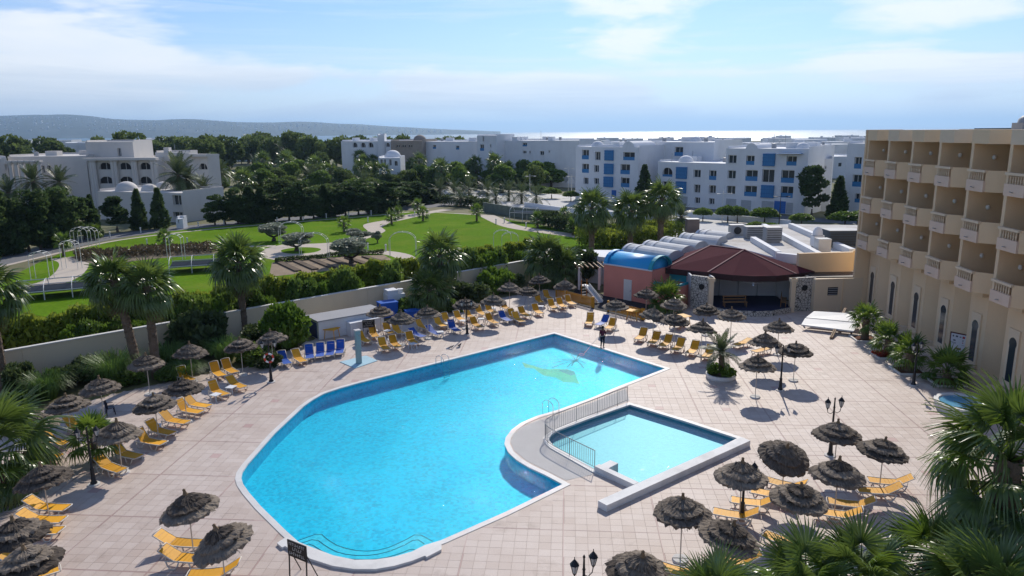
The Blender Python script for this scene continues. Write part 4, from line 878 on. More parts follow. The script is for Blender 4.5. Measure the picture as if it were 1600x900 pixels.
strip('garden_path', [(120, 398), (220, 392), (330, 386), (430, 384)], 1.6, -.038, M_path)
structure(MB().sheet([ccw(P2([(415, 388), (440, 382), (500, 380), (540, 377), (560, 385), (545, 396), (500, 402), (430, 406), (400, 400)]))], -.026).build('garden_plaza', M_path))
structure(MB().sheet([ccw(smooth_line(P2([(434, 391), (460, 386), (490, 386), (505, 389), (490, 395), (450, 397)]), 2, True))], -.022).build('round_lawn', M_lawn))
SOIL = ccw(P2([(425, 410), (470, 405), (540, 400), (600, 398), (612, 405), (580, 416), (500, 424), (420, 432)]))
structure(MB().sheet([SOIL], -.03).build('ploughed_bed', mat('ploughed_soil', (.27, .20, .13), .95, .3, .5, .35, 5, .6, 8)))
fur = MB()
for k in range(6):
    a, b = gp(434 + k * 27, 409 - k * 1.6), gp(466 + k * 27, 424 - k * 2.6); fur.bar(a, b, .8, .3)
fo = fur.build('ploughed_furrows', mat('furrow_soil', (.12, .085, .055), .95, .3, .6)); fo['kind'] = 'stuff'; tag(fo, 'dark furrows in the ploughed brown bed by the olive tree', 'soil')
structure(MB().sheet([ccw(P2([(110, 402), (140, 392), (230, 388), (338, 383), (342, 395), (250, 403), (150, 414)]))], -.03).build('rose_bed', M_dirt))
structure(MB().sheet([ccw(P2([(1030, 372), (1052, 350), (1075, 338), (1240, 352), (1352, 362), (1352, 372), (1190, 372), (1100, 380)]))], -.034).build('car_park', M_pave))
structure(MB().sheet([ccw(P2([(900, 318), (1030, 327), (1180, 340), (1356, 352), (1356, 345), (1240, 338), (1030, 320)]))], -.03).build('street', M_road))
structure(MB().sheet([ccw(P2([(672, 302), (780, 296), (900, 306), (960, 330), (880, 338), (800, 330), (700, 318)]))], -.03).build('forecourt', M_pave))
def street_wall(name, lab, pts, h, w, m, z=0):
    P = P2(pts); t = thing(name, lab, 'wall', (P[0].x, P[0].y, 0)); 
    for a, b in zip(P, P[1:]):
        d = (b - a).normalized(); n = Vector((-d.y, d.x)) * w / 2; MB().prism(ccw([a - n - P[0], b - n - P[0], b + n - P[0], a + n - P[0]]), -.05, h).build('wall_section', m, t)
street_wall('street_wall', 'low white wall along the street in front of the apartments', [(1050, 337), (1130, 343), (1235, 353)], 1.0, .3, M_white)
street_wall('street_wall', 'low white wall between car park and lawn behind small palms', [(820, 322), (880, 331), (960, 338), (1035, 345)], .9, .3, M_white)
street_wall('forecourt_wall', 'grey ivy covered retaining wall at the top of the lawn', [(755, 330), (815, 340), (880, 345), (905, 352)], 1.9, .3, mat('ivy_grey', (.16, .18, .15), .9, .35, .8, .3, 5))
street_wall('striped_wall', 'striped pale brown garden wall under the resort trees', [(690, 292), (753, 290)], 2.6, .3, mat('striped_stone', (.32, .27, .22), .9, .2, .6))
street_wall('scalloped_wall', 'white wall with pointed scallops behind the clipped trees', [(795, 291), (905, 293)], 1.2, .3, M_white)
for k, x in enumerate((808, 822, 862, 876, 892)):
    p = gp(x, 292); o = MB(); o.add([(-1.6, -.2, 1.0), (1.6, -.2, 1.0), (.4, -.2, 2.9), (-.4, -.2, 2.9), (-1.6, .1, 1.0), (1.6, .1, 1.0), (.4, .1, 2.9), (-.4, .1, 2.9)], [(0, 1, 2, 3), (7, 6, 5, 4), (1, 5, 6, 2), (0, 3, 7, 4), (3, 2, 6, 7)])
    e = thing('wall_scallop', 'pointed white scallop standing on the garden wall', 'wall ornament', p, group='white wall scallops'); o.build('scallop', M_white, e)
# white lattice pergola roofs with dark shade cloth
def pergola(name, lab, px, L_, W_, H_, ang):
    A = V2(gp(*px)); t = thing(name, lab, 'pergola', (A.x, A.y, 0), ang); cloth = mat('shade_cloth', (.03, .038, .05), 1., .2, .6, spec=.02); K = 6
    MB().box((L_ / 2, 0, H_), (L_, W_, .04)).build('shade_cloth', cloth, t)
    for k in range(int(L_ / 2.5) + 1):
        x = k * 2.5; MB().tube([(x, -W_ / 2 * cos(PI * q / 8) * 1.02, H_ + .1 + .9 * sin(PI * q / 8)) for q in range(9)], .04, 5).build('hoop', M_frame, t)
        for s in (-1, 1): MB().tube([(x, s * W_ / 2, 0), (x, s * W_ / 2, H_ + .1)], .06, 5).build('post', M_frame, t)
    for s in (-1, 0, 1): MB().tube([(0, s * W_ / 2, H_ + (.1 if s else 1.0)), (L_, s * W_ / 2, H_ + (.1 if s else 1.0))], .05, 5).build('purlin', M_frame, t)
pergola('shade_pergola', 'long white hooped pergola with dark shade cloth by the lawn corner', (30, 466), 13, 4.5, .8, .46)
pergola('shade_pergola', 'short white hooped pergola with dark shade cloth beside the rose bed', (268, 424), 8, 4.5, .8, .34)
pergola('shade_pergola', 'small white hooped trellis standing on the upper lawn corner', (800, 345), 5, 3, 1.6, -.3)
def arch(px, w, h, lab, ang=0.):
    p = gp(*px); t = thing('garden_arch', lab, 'arch', p, ang); m = M_frame
    for y in (-.45, .45): MB().tube([(-w / 2, y, 0)] + [(-w / 2 * cos(PI * q / 10), y, h + w * .32 * sin(PI * q / 10)) for q in range(11)] + [(w / 2, y, 0)], .035, 6).build('hoop', m, t)
    for q in range(1, 10, 2): x, z = -w / 2 * cos(PI * q / 10), h + w * .32 * sin(PI * q / 10); MB().tube([(x, -.45, z), (x, .45, z)], .03, 4).build('cross_bar', m, t)
for px, w, h, lab in [((456, 380), 3.6, 2.2, 'white garden arch behind the olive tree on the lawn edge'), ((492, 404), 3.8, 2.3, 'white garden arch straddling the plaza path by the round lawn'), ((630, 400), 3.6, 2.2, 'white garden arch over the curved path end'), ((785, 385), 2.6, 1.6, 'pale low garden arch in the middle of the lawn'), ((797, 387), 2.4, 1.5, 'second pale low garden arch in the middle of the lawn'), ((128, 386), 2.6, 2.2, 'double white arch near the garden road'), ((140, 386), 2.6, 2.2, 'white arch beside the double arch near the garden road'), ((67, 436), 2.2, 2.6, 'tall narrow white arch at the curved path'), ((113, 420), 2.0, 3.0, 'tall narrow pale arch by the rose bed corner'), ((276, 405), 2.0, 2.8, 'tall narrow pale arch at the end of the rose bed')]: arch(px, w, h, lab)
r = random.Random(8)
for px in [(172, 371), (220, 364), (310, 355), (350, 351), (433, 347), (474, 344), (510, 341), (545, 338), (580, 336), (575, 390), (603, 392), (648, 338), (775, 350), (822, 356), (230, 383), (293, 381), (575, 347), (788, 348)]:
    p = gp(*px); t = thing('garden_light', 'short white bollard light along the garden lawn edge', 'bollard light', p, group='white bollard lights of the garden'); MB().lathe([(.11, 0), (.10, .75), (.15, .78), (.15, .95), (.0, 1.0)], 8).build('post', M_frame, t)
# ================================================================== VEGETATION
L_palm = leafmat('palm_leaf', (.055, .10, .022), (.145, .21, .055), .34, .30, .6, 5., (.18, .25, .03), .6)
L_palmy = leafmat('young_palm_leaf', (.05, .11, .015), (.12, .20, .03), .35, .4, .6, 5., (.25, .35, .04), .4)
L_dead = leafmat('dry_palm_leaf', (.10, .075, .035), (.20, .15, .08), .2, .7, .6, 5.)
L_date = leafmat('date_palm_leaf', (.05, .08, .03), (.12, .155, .06), .28, .45, .6, 5.)
L_cyp = leafmat('cypress_leaf', (.032, .065, .02), (.105, .155, .05), .40, .7, .5, 3., None, .2)
L_pine = leafmat('pine_leaf', (.045, .08, .022), (.15, .20, .055), .44, .65, .15, 1.5, None, .2)
L_green = leafmat('broad_leaf', (.06, .125, .02), (.17, .25, .045), .42, .5, .5, 4.)
L_bright = leafmat('bright_leaf', (.07, .14, .015), (.17, .27, .03), .35, .45, .8, 5.)
L_hedge = leafmat('bamboo_leaf', (.085, .14, .014), (.24, .32, .04), .45, .5, .5, 3., (.30, .32, .04))
L_olive = leafmat('olive_leaf', (.14, .165, .12), (.30, .33, .25), .4, .5, .6, 4.)
L_dark = leafmat('dark_shrub_leaf', (.03, .055, .018), (.10, .135, .045), .34, .55, .8, 4.)
L_grass = leafmat('grass_blade', (.06, .12, .018), (.15, .25, .05), .35, .5, 1, 6.)
M_trunk = mat('palm_trunk', (.16, .115, .08), .95, .25, 1.5, .35, 14, .8, 20)
M_bark = mat('tree_bark', (.085, .065, .05), .95, .25, 2, .3, 12, .6, 16)
rv = random.Random(17)
def fan_frond(n, lp, lr, droop, seed, seg=4, spread=125):
    """one fan leaf: stalk and a pleated fan of separate blades whose tips hang"""
    r = random.Random(seed); b = MB(); stalk = []
    for i in range(5):
        f = i / 4; stalk.append((lp * f, 0, -.12 * lp * f * f * droop))
    b.tube(stalk, [.032, .027, .022, .018, .012], 4); e = Vector(stalk[-1])
    for k in range(n):
        a = rad(-spread + 2 * spread * (k + .5) / n + r.uniform(-2, 2)); L = lr * (1 - .30 * (abs(a) / rad(spread)) ** 2) * r.uniform(.9, 1.05); d = Vector((cos(a), sin(a), .10 - .18 * abs(sin(a)))); q = Vector((-sin(a), cos(a), 0))
        wmax = lr * rad(spread) * 2 / n * .52; pts = []; fold = (1 if k % 2 else -1) * .10 * wmax
        for s in range(seg + 1):
            f = s / seg; p = e + d * (L * f) + Vector((0, 0, -droop * 1.25 * lr * max(0, f - .34) ** 1.6)); 
            if f > .5: p += Vector((d.x, d.y, 0)) * (-.22 * L * droop * (f - .5))
            w = wmax * (.25 + 1.5 * f if f < .5 else (1.0 if f < .55 else 1.0 - (f - .5) * 1.85)); w = max(.004, w)
            pts += [p - q * w * .5 + Vector((0, 0, fold)), p + q * w * .5 - Vector((0, 0, fold))]
        b.add(pts, [(2 * s, 2 * s + 1, 2 * s + 3, 2 * s + 2) for s in range(seg)])
    return b
def feather_frond(L, n, droop, seed, lw=.42):
    r = random.Random(seed); b = MB(); sp = []
    for i in range(9):
        f = i / 8; sp.append(Vector((L * f * (1 - .12 * droop * f), 0, L * (.10 * f - .42 * droop * f * f))))
    b.tube(sp, [.035 - .0035 * i for i in range(9)], 4)
    for k in range(n):
        f = .12 + .88 * (k + .5) / n; i = min(7, int(f * 8)); p = sp[i] + (sp[i + 1] - sp[i]) * (f * 8 - i); t = (sp[i + 1] - sp[i]).normalized(); ll = lw * L * (.35 + .65 * sin(PI * min(1, f * .9 + .1))) * .55
        for s in (-1, 1):
            d = (t * .75 + Vector((0, s, .25 * r.uniform(.2, 1.2)))).normalized(); tip = p + d * ll * r.uniform(.85, 1.1) + Vector((0, 0, -.10 * ll * droop * 2)); w = .022 * L * .55; mid = (p + tip) / 2 + Vector((0, 0, .02)); q = t * w
            b.add([p - q * .5, p + q * .5, mid + q, mid - q, tip], [(0, 1, 2, 3), (3, 2, 4)])
    return b
FAN = [fan_frond(18, .95, .95, d, 3 + i).mesh('frond', L_palm, True) for i, d in enumerate((.35, .8, 1.25, 1.7))]
FAN_DEAD = [fan_frond(14, .8, .9, 1.9, 40 + i, 4, 80).mesh('dry_frond', L_dead, True) for i in range(2)]
FANY = [fan_frond(16, .8, .8, d, 23 + i).mesh('frond', L_palmy, True) for i, d in enumerate((.15, .5, .9))]
FAR_FAN = [fan_frond(11, .95, .95, d, 61 + i, 3).mesh('frond', L_palm, True) for i, d in enumerate((.3, .8, 1.3))]
BIGFAN = [fan_frond(36, 1.15, 1.05, d, 83 + i, 6, 135).mesh('frond', L_palm, True) for i, d in enumerate((.4, .9, 1.3, 1.7))]
BIGFANY = [fan_frond(34, 1.0, 1.0, d, 183 + i, 6, 130).mesh('frond', L_palmy, True) for i, d in enumerate((.3, .6))]
FEATH = [feather_frond(2.6, 34, d, 101 + i).mesh('frond', L_date, True) for i, d in enumerate((.5, 1.0, 1.5))]
FARF = [feather_frond(2.6, 16, d, 131 + i, .5).mesh('frond', L_date, True) for i, d in enumerate((.5, 1.0, 1.5))]
def trunk_mesh(h, r0, r1, lean, seed, boots=True):
    r = random.Random(seed); b = MB(); n = 12; K = max(4, int(h / .16)); prof = []
    for i in range(K + 1):
        f = i / K; rr = r0 + (r1 - r0) * f + (.06 * r0 / .3 if f < .08 else 0); prof.append((rr * (1 + .07 * (i % 2)), h * f))
    b.lathe(prof, n, jit=lambda j, k: (r.uniform(-.02, .02), r.uniform(-.03, .03)))
    if boots:
        for _ in range(int(h * 16)):
            f = r.random(); z = h * f; a = r.uniform(0, 2 * PI); rr = r0 + (r1 - r0) * f; d = Vector((cos(a), sin(a), 0)); q = Vector((-sin(a), cos(a), 0)); p = d * (rr * .96); p.z = z
            b.add([p - q * .06, p + q * .06, p + d * .09 + Vector((0, 0, .12)) + q * .03, p + d * .09 + Vector((0, 0, .12)) - q * .03, p + Vector((0, 0, .10))], [(0, 1, 2, 3), (3, 2, 4)])
    b.v = [(x + lean[0] * max(0., z / h) ** 1.5, y + lean[1] * max(0., z / h) ** 1.5, z) for x, y, z in b.v]
    return b.mesh('trunk', M_trunk)
def palm(label, pos, h, scale=1., kind='fan', n=40, r0=.28, dead=10, lean=(0, 0), seed=0, group=None, name='fan_palm', low=-32, boots=True):
    r = random.Random(seed * 31 + 5); t = thing(name, label, 'palm tree', (pos[0], pos[1], pos[2] if len(pos) > 2 else 0), r.uniform(0, 6), group); rot = t.rotation_euler.z
    ln = Vector((lean[0], lean[1])); ln = Vector((ln.x * cos(-rot) - ln.y * sin(-rot), ln.x * sin(-rot) + ln.y * cos(-rot)))
    link('trunk', trunk_mesh(h, r0, r0 * .78, ln, seed, boots), t); top = Vector((ln.x, ln.y, h - .05))
    S_ = {'fan': FAN, 'young': FANY, 'far': FAR_FAN, 'big': BIGFAN, 'date': FEATH, 'fardate': FARF, 'bigy': BIGFANY}[kind]
    for i in range(n):
        f = i / max(1, n - 1); el = rad(82 - (82 - low) * f ** .8) + rad(r.uniform(-7, 7)); az = i * 2.39996 + r.uniform(-.2, .2); me = S_[min(len(S_) - 1, int(f * len(S_)))]
        if kind == 'big' and i % 7 == 1: me = BIGFANY[i % 2]
        M = Matrix.Rotation(az, 4, 'Z') @ Matrix.Rotation(-el, 4, 'Y') @ Matrix.Rotation(r.uniform(-.35, .35), 4, 'X'); s = scale * r.uniform(.85, 1.12)
        o = link('frond', me, t); o.matrix_local = Matrix.Translation(top + Vector((0, 0, -.25 * f * scale))) @ M @ Matrix.Scale(s, 4)
    for i in range(dead):
        M = Matrix.Rotation(i * 2.4 + .3, 4, 'Z') @ Matrix.Rotation(rad(r.uniform(48, 78)), 4, 'Y'); o = link('dry_frond', FAN_DEAD[i % 2], t); o.matrix_local = Matrix.Translation(top + Vector((0, 0, -.35 * scale - .05 * i * scale))) @ M @ Matrix.Scale(scale * r.uniform(.6, .85), 4)
    return t
def palm_at(label, px, crown_y, **kw):
    """base pixel on the ground, crown pixel height -> trunk height"""
    p = gp(*px); d = ray(px[0], crown_y); zt = HC + d.z / d.y * p.y; return palm(label, p, max(.4, zt), **kw)
# tall fan palms along the wall and by the street
palm_at('tall fan palm with bare trunk at the near end of the garden wall', (8, 612), 452, scale=1.3, n=40, r0=.30, seed=1)
palm_at('tall fan palm of the close pair by the wall, slightly leaning one', (217, 592), 436, scale=1.15, n=40, r0=.31, dead=12, seed=2, lean=(-.9, 0))
palm_at('tall fan palm of the close pair by the wall, upright one', (246, 590), 446, scale=1.15, n=40, r0=.30, dead=12, seed=3)
palm_at('tall fan palm with a straight trunk rising between two parasols at the wall', (383, 528), 408, scale=1.35, n=42, r0=.30, dead=12, seed=4)
palm_at('high fan palm over a lower one, half way along the garden wall', (690, 482), 398, scale=1.45, n=46, r0=.3, dead=10, seed=5, low=-55)
palm_at('low bushy fan palm in front of the wall beneath a higher palm', (672, 489), 452, scale=1.35, n=44, r0=.3, dead=8, seed=6, low=-50)
palm_at('dark bushy fan palm at the end of the garden wall', (852, 448), 400, scale=1.65, n=52, r0=.35, dead=8, seed=7, low=-60)
palm_at('dark fan palm leaning behind the kids pergola', (880, 449), 414, scale=1.4, n=44, r0=.3, dead=6, seed=8, low=-55)
palm_at('tall fan palm beyond the play house, first of three in a line to the street', (924, 400), 324, scale=1.65, n=36, r0=.40, dead=14, seed=9)
palm_at('tall fan palm beyond the play house, middle one of three in a line', (984, 398), 326, scale=1.65, n=36, r0=.40, dead=14, seed=10)
palm_at('highest of the three tall fan palms beyond the play house, beside the car park', (1031, 398), 309, scale=1.65, n=36, r0=.42, dead=14, seed=11)
palm_at('shorter feathery palm at the car park behind the three tall palms', (1063, 372), 338, kind='date', scale=1.0, n=30, r0=.3, dead=0, seed=12, name='date_palm')
# terrace palms
pl = gp(1126, 590); palm_at('young palm in a round planter of clipped green leaves on the terrace', (1126, 590), 548, kind='date', scale=.62, n=26, r0=.22, dead=0, seed=13, name='date_palm', low=-5)
def planter(p):
    t = thing('round_planter', 'round concrete planter at the foot of the young terrace palm', 'planter', p); MB().lathe([(.95, -.01), (1.0, .1), (1.0, .3), (.88, .3), (.86, .1), (0, .1)], 20).build('ring', M_cop, t); MB().lathe([(.86, .2), (.0, .22)], 16).build('soil', M_dirt, t)
planter(pl)
palm_at('small palm beside the black lamp post among yellow loungers', (150, 722), 682, kind='young', scale=.95, n=22, r0=.16, dead=0, seed=14, low=-20)
palm_at('young bright palm in front of the pink play house', (1040, 486), 466, kind='young', scale=1.35, n=26, r0=.25, dead=0, seed=15, low=-20)
for i, (px, cy, lab) in enumerate([((1351, 530), 498, 'stubby palm with fat orange base beside the white folded panels'), ((1386, 556), 530, 'stubby palm with red flowers at its foot by the hotel wall'), ((1419, 580), 551, 'stubby palm in a bed beside the black lamp post near the hotel'), ((1478, 598), 578, 'low green fan palm against the hotel wall below the rules board')]):
    palm_at(lab, px, cy, kind='young', scale=1.0 if i < 3 else 1.2, n=22, r0=.30, dead=0, seed=16 + i, low=-15); p = gp(*px); bd = thing('tree_bed', 'small kerbed earth bed around ' + ['the stubby palm next to the white panels', 'the palm with red flowers', 'the stubby palm by the lamp post', 'the low fan palm under the rules board'][i], 'planting bed', p, -GA)
    for a, b, c in (((0, -.85, .05), 1.9, .12), ((0, .85, .05), 1.9, .12)): MB().box(a, (b, c, .14)).build('kerb', M_cop, bd)
    for x in (-.88, .88): MB().box((x, 0, .05), (.12, 1.58, .14)).build('kerb', M_cop, bd)
    MB().box((0, 0, .02), (1.64, 1.58, .06)).build('soil', mat('red_soil', (.16, .06, .03), .95, .3, 3), bd)
# big palms close to the viewpoint
def near_palm(label, px, depth, **kw):
    d = ray(*px); f = Vector((0, cos(PITCH), -sin(PITCH))); p = d * (depth / d.dot(f)); return palm(label, (p.x, p.y, 0), HC + p.z, **kw)
near_palm('large fan palm with thick trunk and hanging blade tips beside the hotel', (1578, 715), 18.5, kind='big', scale=1.12, n=34, r0=.38, dead=0, seed=30, low=-42)
near_palm('fan palm crown with upright bright leaves below the loungers, next to the big palm', (1458, 890), 18.5, kind='big', scale=.90, n=26, r0=.3, dead=0, seed=31, low=-30)
near_palm('fan palm crown spreading in front of the yellow loungers by the twin lantern lamp', (1345, 908), 18.0, kind='big', scale=.90, n=26, r0=.3, dead=0, seed=32, low=-30)
near_palm('fan palm crown close under the tilted parasol and single lounger', (1262, 930), 17.5, kind='big', scale=.82, n=30, r0=.28, dead=0, seed=33, low=-30)
near_palm('low fan palm crown with fine leaf tips in front of a yellow lounger', (1115, 948), 17.0, kind='big', scale=.72, n=30, r0=.26, dead=0, seed=34, low=-30)
near_palm('fan palm crown with rustling grey green leaves over the lower terrace corner', (1548, 945), 16.5, kind='big', scale=.95, n=36, r0=.3, dead=0, seed=36, low=-35)
near_palm('bushy fan palm at the edge of the terrace beside the parasol cluster', (-12, 700), 34, kind='big', scale=1.55, n=40, r0=.3, dead=0, seed=35, low=-40)

# ---- leafy crowns
def leaves(shape, n, size, seed, aspect=1.7, up=.3):
    """n leaf faces; shape(r) -> (point, outward direction)"""
    r = random.Random(seed); b = MB()
    for _ in range(n):
        p, d = shape(r); d = (Vector(d) + Vector((r.gauss(0, .6), r.gauss(0, .6), r.gauss(up, .5)))).normalized(); a = d.cross(Vector((r.gauss(0, 1), r.gauss(0, 1), r.gauss(0, 1)))); a = a.normalized() if a.length > 1e-3 else Vector((1, 0, 0)); c = a.cross(d); s = size * r.uniform(.6, 1.3); p = Vector(p)
        b.add([p - a * s * .5, p + d * s * aspect * .5 - c * .12 * s, p + a * s * .5, p - d * s * aspect * .5 + c * .12 * s], [(0, 1, 2, 3)])
    return b
def clumps(R, H, z0, k, seed, rad_=.42):
    r = random.Random(seed); C = []
    for i in range(k):
        a = r.uniform(0, 2 * PI); q = r.random() ** .5 * (1 - rad_ * .6); z = r.uniform(0, 1); w = (1 - (2 * z - 1) ** 2) ** .5 * .55 + .45
        C.append((Vector((R * q * w * cos(a), R * q * w * sin(a), z0 + H * (.12 + .76 * z))), R * rad_ * r.uniform(.7, 1.25)))
    def f(r):
        c, q = C[r.randrange(len(C))]; d = Vector((r.gauss(0, 1), r.gauss(0, 1), r.gauss(0, 1))).normalized(); p = c + Vector((d.x, d.y, d.z * .8)) * q * r.uniform(.6, 1.0) ** .5; return p, d
    return f
def cone(R, H, z0):
    def f(r):
        z = r.random() ** 1.25; a = r.uniform(0, 2 * PI); rr = R * (min(1, (1 - z) * 1.15 + .03) ** .75) * (.70 + .20 * sin(3 * a + z * 11) + .20 * sin(5 * a - z * 23) * (.4 + .6 * z)) * r.uniform(.5, 1.06) ** .4; return (rr * cos(a), rr * sin(a), z0 + H * z), (cos(a), sin(a), .45)
    return f
def ball(R, H, z0):
    def f(r):
        d = Vector((r.gauss(0, 1), r.gauss(0, 1), abs(r.gauss(0, 1)))).normalized(); k = r.uniform(.72, 1.03) * (1 + .10 * sin(5 * d.x + 3) * sin(6 * d.y)); return (R * d.x * k, R * d.y * k, z0 + H * d.z * k), d
    return f
def cyp_mesh(R, H, seed): b = leaves(cone(R, H, .25), 3400, .30, seed, 1.7, .5); return b.mesh('crown', L_cyp)
def cyp_b(seed): return leaves(clumps(1.7, 7.4, .2, 26, seed, .40), 3400, .30, seed + 1, 1.7, .5).mesh('crown', L_cyp)
CYP = [cyp_mesh(1.6, 7.5, 50), cyp_b(55), cyp_mesh(1.3, 7.5, 52)]
CYPR = [cyp_b(56), cyp_mesh(1.7, 7.6, 53), cyp_b(57), cyp_b(58)]
BROAD = [leaves(clumps(2.8, 4.2, 1.6, 16, 60 + i), 3000, .34, 70 + i).mesh('crown', L_pine if i < 2 else L_green) for i in range(4)]
OLV = [leaves(clumps(1.5, 1.8, 1.2, 12, 80 + i, .36), 2600, .17, 90 + i, 2.2).mesh('crown', L_olive) for i in range(2)]
CLIP = [leaves(ball(1.5, 1.5, 1.6), 2400, .22, 110).mesh('crown', L_green)]
SHRUB = [leaves(clumps(1., .95, .05, 9, 120 + i, .45), 1700, .16, 130 + i).mesh('foliage', m) for i, m in enumerate((L_green, L_dark, L_bright, L_dark))]
def stem(h, r, seed, forks=0, spread=.6):
    b = MB(); q = random.Random(seed); b.tube([(0, 0, -.05), (q.uniform(-.05, .05), 0, h * .5), (0, q.uniform(-.05, .05), h)], [r, r * .8, r * .6], 7)
    for k in range(forks):
        a = 2 * PI * k / forks + q.uniform(-.3, .3); b.tube([(0, 0, h * .75), (spread * .5 * cos(a), spread * .5 * sin(a), h * 1.15), (spread * cos(a), spread * sin(a), h * 1.7)], [r * .6, r * .45, r * .2], 6)
    return b.mesh('trunk', M_bark)
ST = {'cyp': stem(1.2, .16, 1), 'broad': stem(2.4, .26, 2, 4, 1.5), 'olive': stem(.9, .20, 3, 4, .9), 'clip': stem(1.8, .10, 4, 3, .5)}
def tree(name, label, pos, crown, trunk, sx, sz, group=None, cat='tree', rz=None):
    t = thing(name, label, cat, (pos[0], pos[1], -.03), rv.uniform(0, 6.28) if rz is None else rz, group); t.scale = (sx, sx, sz); link('trunk', ST[trunk], t); link('crown', crown, t); return t
def tree_px(name, label, px, ytop, crown, trunk, w, h0, group=None):
    p = gp(*px); d = ray(px[0], ytop); h = HC + d.z / d.y * p.y; return tree(name, label, p, crown, trunk, w, max(.3, h / h0), group)
gc = 'dark conifers along the garden road'
for i, (x, y, yt, w) in enumerate([(-12, 402, 285, 1.5), (8, 399, 292, 1.5), (28, 396, 300, 1.4), (46, 393, 292, 1.5), (64, 390, 286, 1.5), (82, 386, 294, 1.5), (100, 383, 290, 1.4), (116, 379, 289, 1.4), (132, 374, 293, 1.3), (147, 371, 300, 1.0)]):
    tree_px('conifer', 'dark dense conifer in the thick stand at the end of the garden road', (x, y), yt + rv.uniform(-5, 7), CYPR[i % 4], 'cyp', w * rv.uniform(.8, 1.1), 7.7, 'conifers of the thick stand')
for i, (x, y, yt, w, lab) in enumerate([(184, 362, 302, 1.5, 'wide dark conifer before the white domed annex, first of three'), (219, 359, 296, 1.35, 'dark conifer before the white domed annex, middle of three'), (251, 357, 294, 1.25, 'pointed dark conifer before the annex, last of three')]): tree_px('conifer', lab, (x, y), yt, CYP[(i + 1) % 3], 'cyp', w, 7.7)
for i, (x, y, yt, w) in enumerate([(336, 351, 292, 1.4), (352, 350, 298, 1.4), (372, 349, 290, 1.6), (392, 348, 294, 1.6), (410, 347, 290, 1.5), (428, 346, 296, 1.4), (452, 344, 290, 1.7), (470, 343, 283, 1.7), (490, 341, 288, 1.7), (508, 339, 284, 1.6), (524, 338, 290, 1.6), (540, 337, 288, 1.6), (560, 335, 280, 1.7), (576, 334, 284, 1.7), (592, 332, 286, 1.7), (608, 331, 276, 1.8), (622, 326, 284, 1.7), (636, 322, 282, 1.8), (650, 320, 284, 1.8), (664, 318, 287, 1.8), (676, 316, 290, 1.6)]):
    tree_px('conifer', 'dark conifer in the long row between the lawn and the resort gardens', (x, y), yt + rv.uniform(-6, 7), CYPR[(i * 3 + i // 4) % 4], 'cyp', w * rv.uniform(.8, 1.1), 7.7, 'conifers of the long row')
for i, (x, y, yt, w, lab) in enumerate([(1006, 322, 258, 1.6, 'ragged dark cypress in the gap between two apartment blocks'), (1268, 340, 252, 1.7, 'tall dark cypress at the corner of the widest apartment block'), (1308, 342, 276, 1.7, 'dark cypress in front of the beige sided house'), (668, 270, 232, 2.6, 'broad dark cypress before the stone hall'), (684, 270, 227, .9, 'slim dark cypress beside the broad one before the resort wall'), (716, 275, 228, 1.2, 'slim dark cypress before the white resort wall')]): tree_px('cypress', lab, (x, y), yt, CYP[i % 3], 'cyp', w, 7.7)
# resort gardens: palms and broad trees
r = random.Random(44)
for i in range(60):
    x, y = r.uniform(330, 600), (r.uniform(252, 280) if i % 5 < 2 else r.uniform(286, 316)); 
    if i % 3: tree_px('broad_tree', 'dark rounded tree in the resort garden behind the conifer row', (x, y), y - r.uniform(26, 44), BROAD[i % 4], 'broad', r.uniform(1.0, 1.7), 6.0, 'rounded trees of the resort garden')
    else: palm_at('palm standing in the resort garden behind the conifer row', (x, y), y - r.uniform(22, 40), kind='far' if i % 4 else 'fardate', scale=2.0 if i % 4 else 1.4, n=26, r0=.3, dead=4, seed=100 + i, group='palms of the resort garden', boots=False)
for i in range(64):
    x, y = r.uniform(560, 895), r.uniform(286, 302)
    if 845 < x and y > 293: continue
    if i % 3: tree_px('broad_tree', 'green rounded tree in front of the white resort blocks', (x, y), y - r.uniform(22, 42), BROAD[2 + i % 2] if i % 2 else BROAD[i % 2], 'broad', r.uniform(.9, 1.6), 6.0, 'rounded trees before the resort blocks')
    else: palm_at('palm in front of the white resort blocks', (x, y), y - r.uniform(28, 46), kind='far', scale=1.6, n=24, r0=.28, dead=3, seed=150 + i, group='palms before the resort blocks', boots=False)
for i in range(16):
    x, y = r.uniform(770, 892), r.uniform(286, 294); tree_px('broad_tree', 'wide leafy bush tree at the foot of the long white resort block', (x, y), y - r.uniform(16, 30), BROAD[2 + i % 2], 'broad', r.uniform(1.3, 1.9), 6.0, 'bush trees at the long resort block')
for i in range(44):                                                    # pines behind the hotels
    x = r.uniform(-60, 470) if i < 34 else r.uniform(470, 740); Y = r.uniform(300, 430); d = ray(x, 240); top = 211 + r.uniform(-4, 8) if x < 440 else r.uniform(207, 217)
    h = HC + ray(x, top).z / ray(x, top).y * Y; tree('pine_tree', 'dark umbrella pine behind the arcaded hotel and the resort', (d.x / d.y * Y, Y, 0), BROAD[i % 2], 'broad', r.uniform(2.2, 3.4), max(1.2, h / 6.0), 'umbrella pines of the skyline')
for i, (px, cy, sc_) in enumerate([((60, 345), 282, 1.5), ((100, 342), 283, 1.5), ((20, 350), 300, 1.4), ((285, 340), 272, 1.9), ((298, 338), 280, 1.5), ((322, 335), 292, 1.3), ((348, 320), 268, 1.4)]):
    palm_at(['date palm before the blank cream hotel wall', 'date palm beside another before the blank cream wall', 'date palm beside the corner wing columns', 'big date palm right before the hotel portico end', 'leaning brown tinged date palm by the end pavilion', 'small date palm under the end pavilion', 'date palm next to the corner pavilion in the resort garden'][i], px, cy, kind='date', scale=sc_, n=34, r0=.4, dead=0, seed=200 + i, name='date_palm', low=-25)
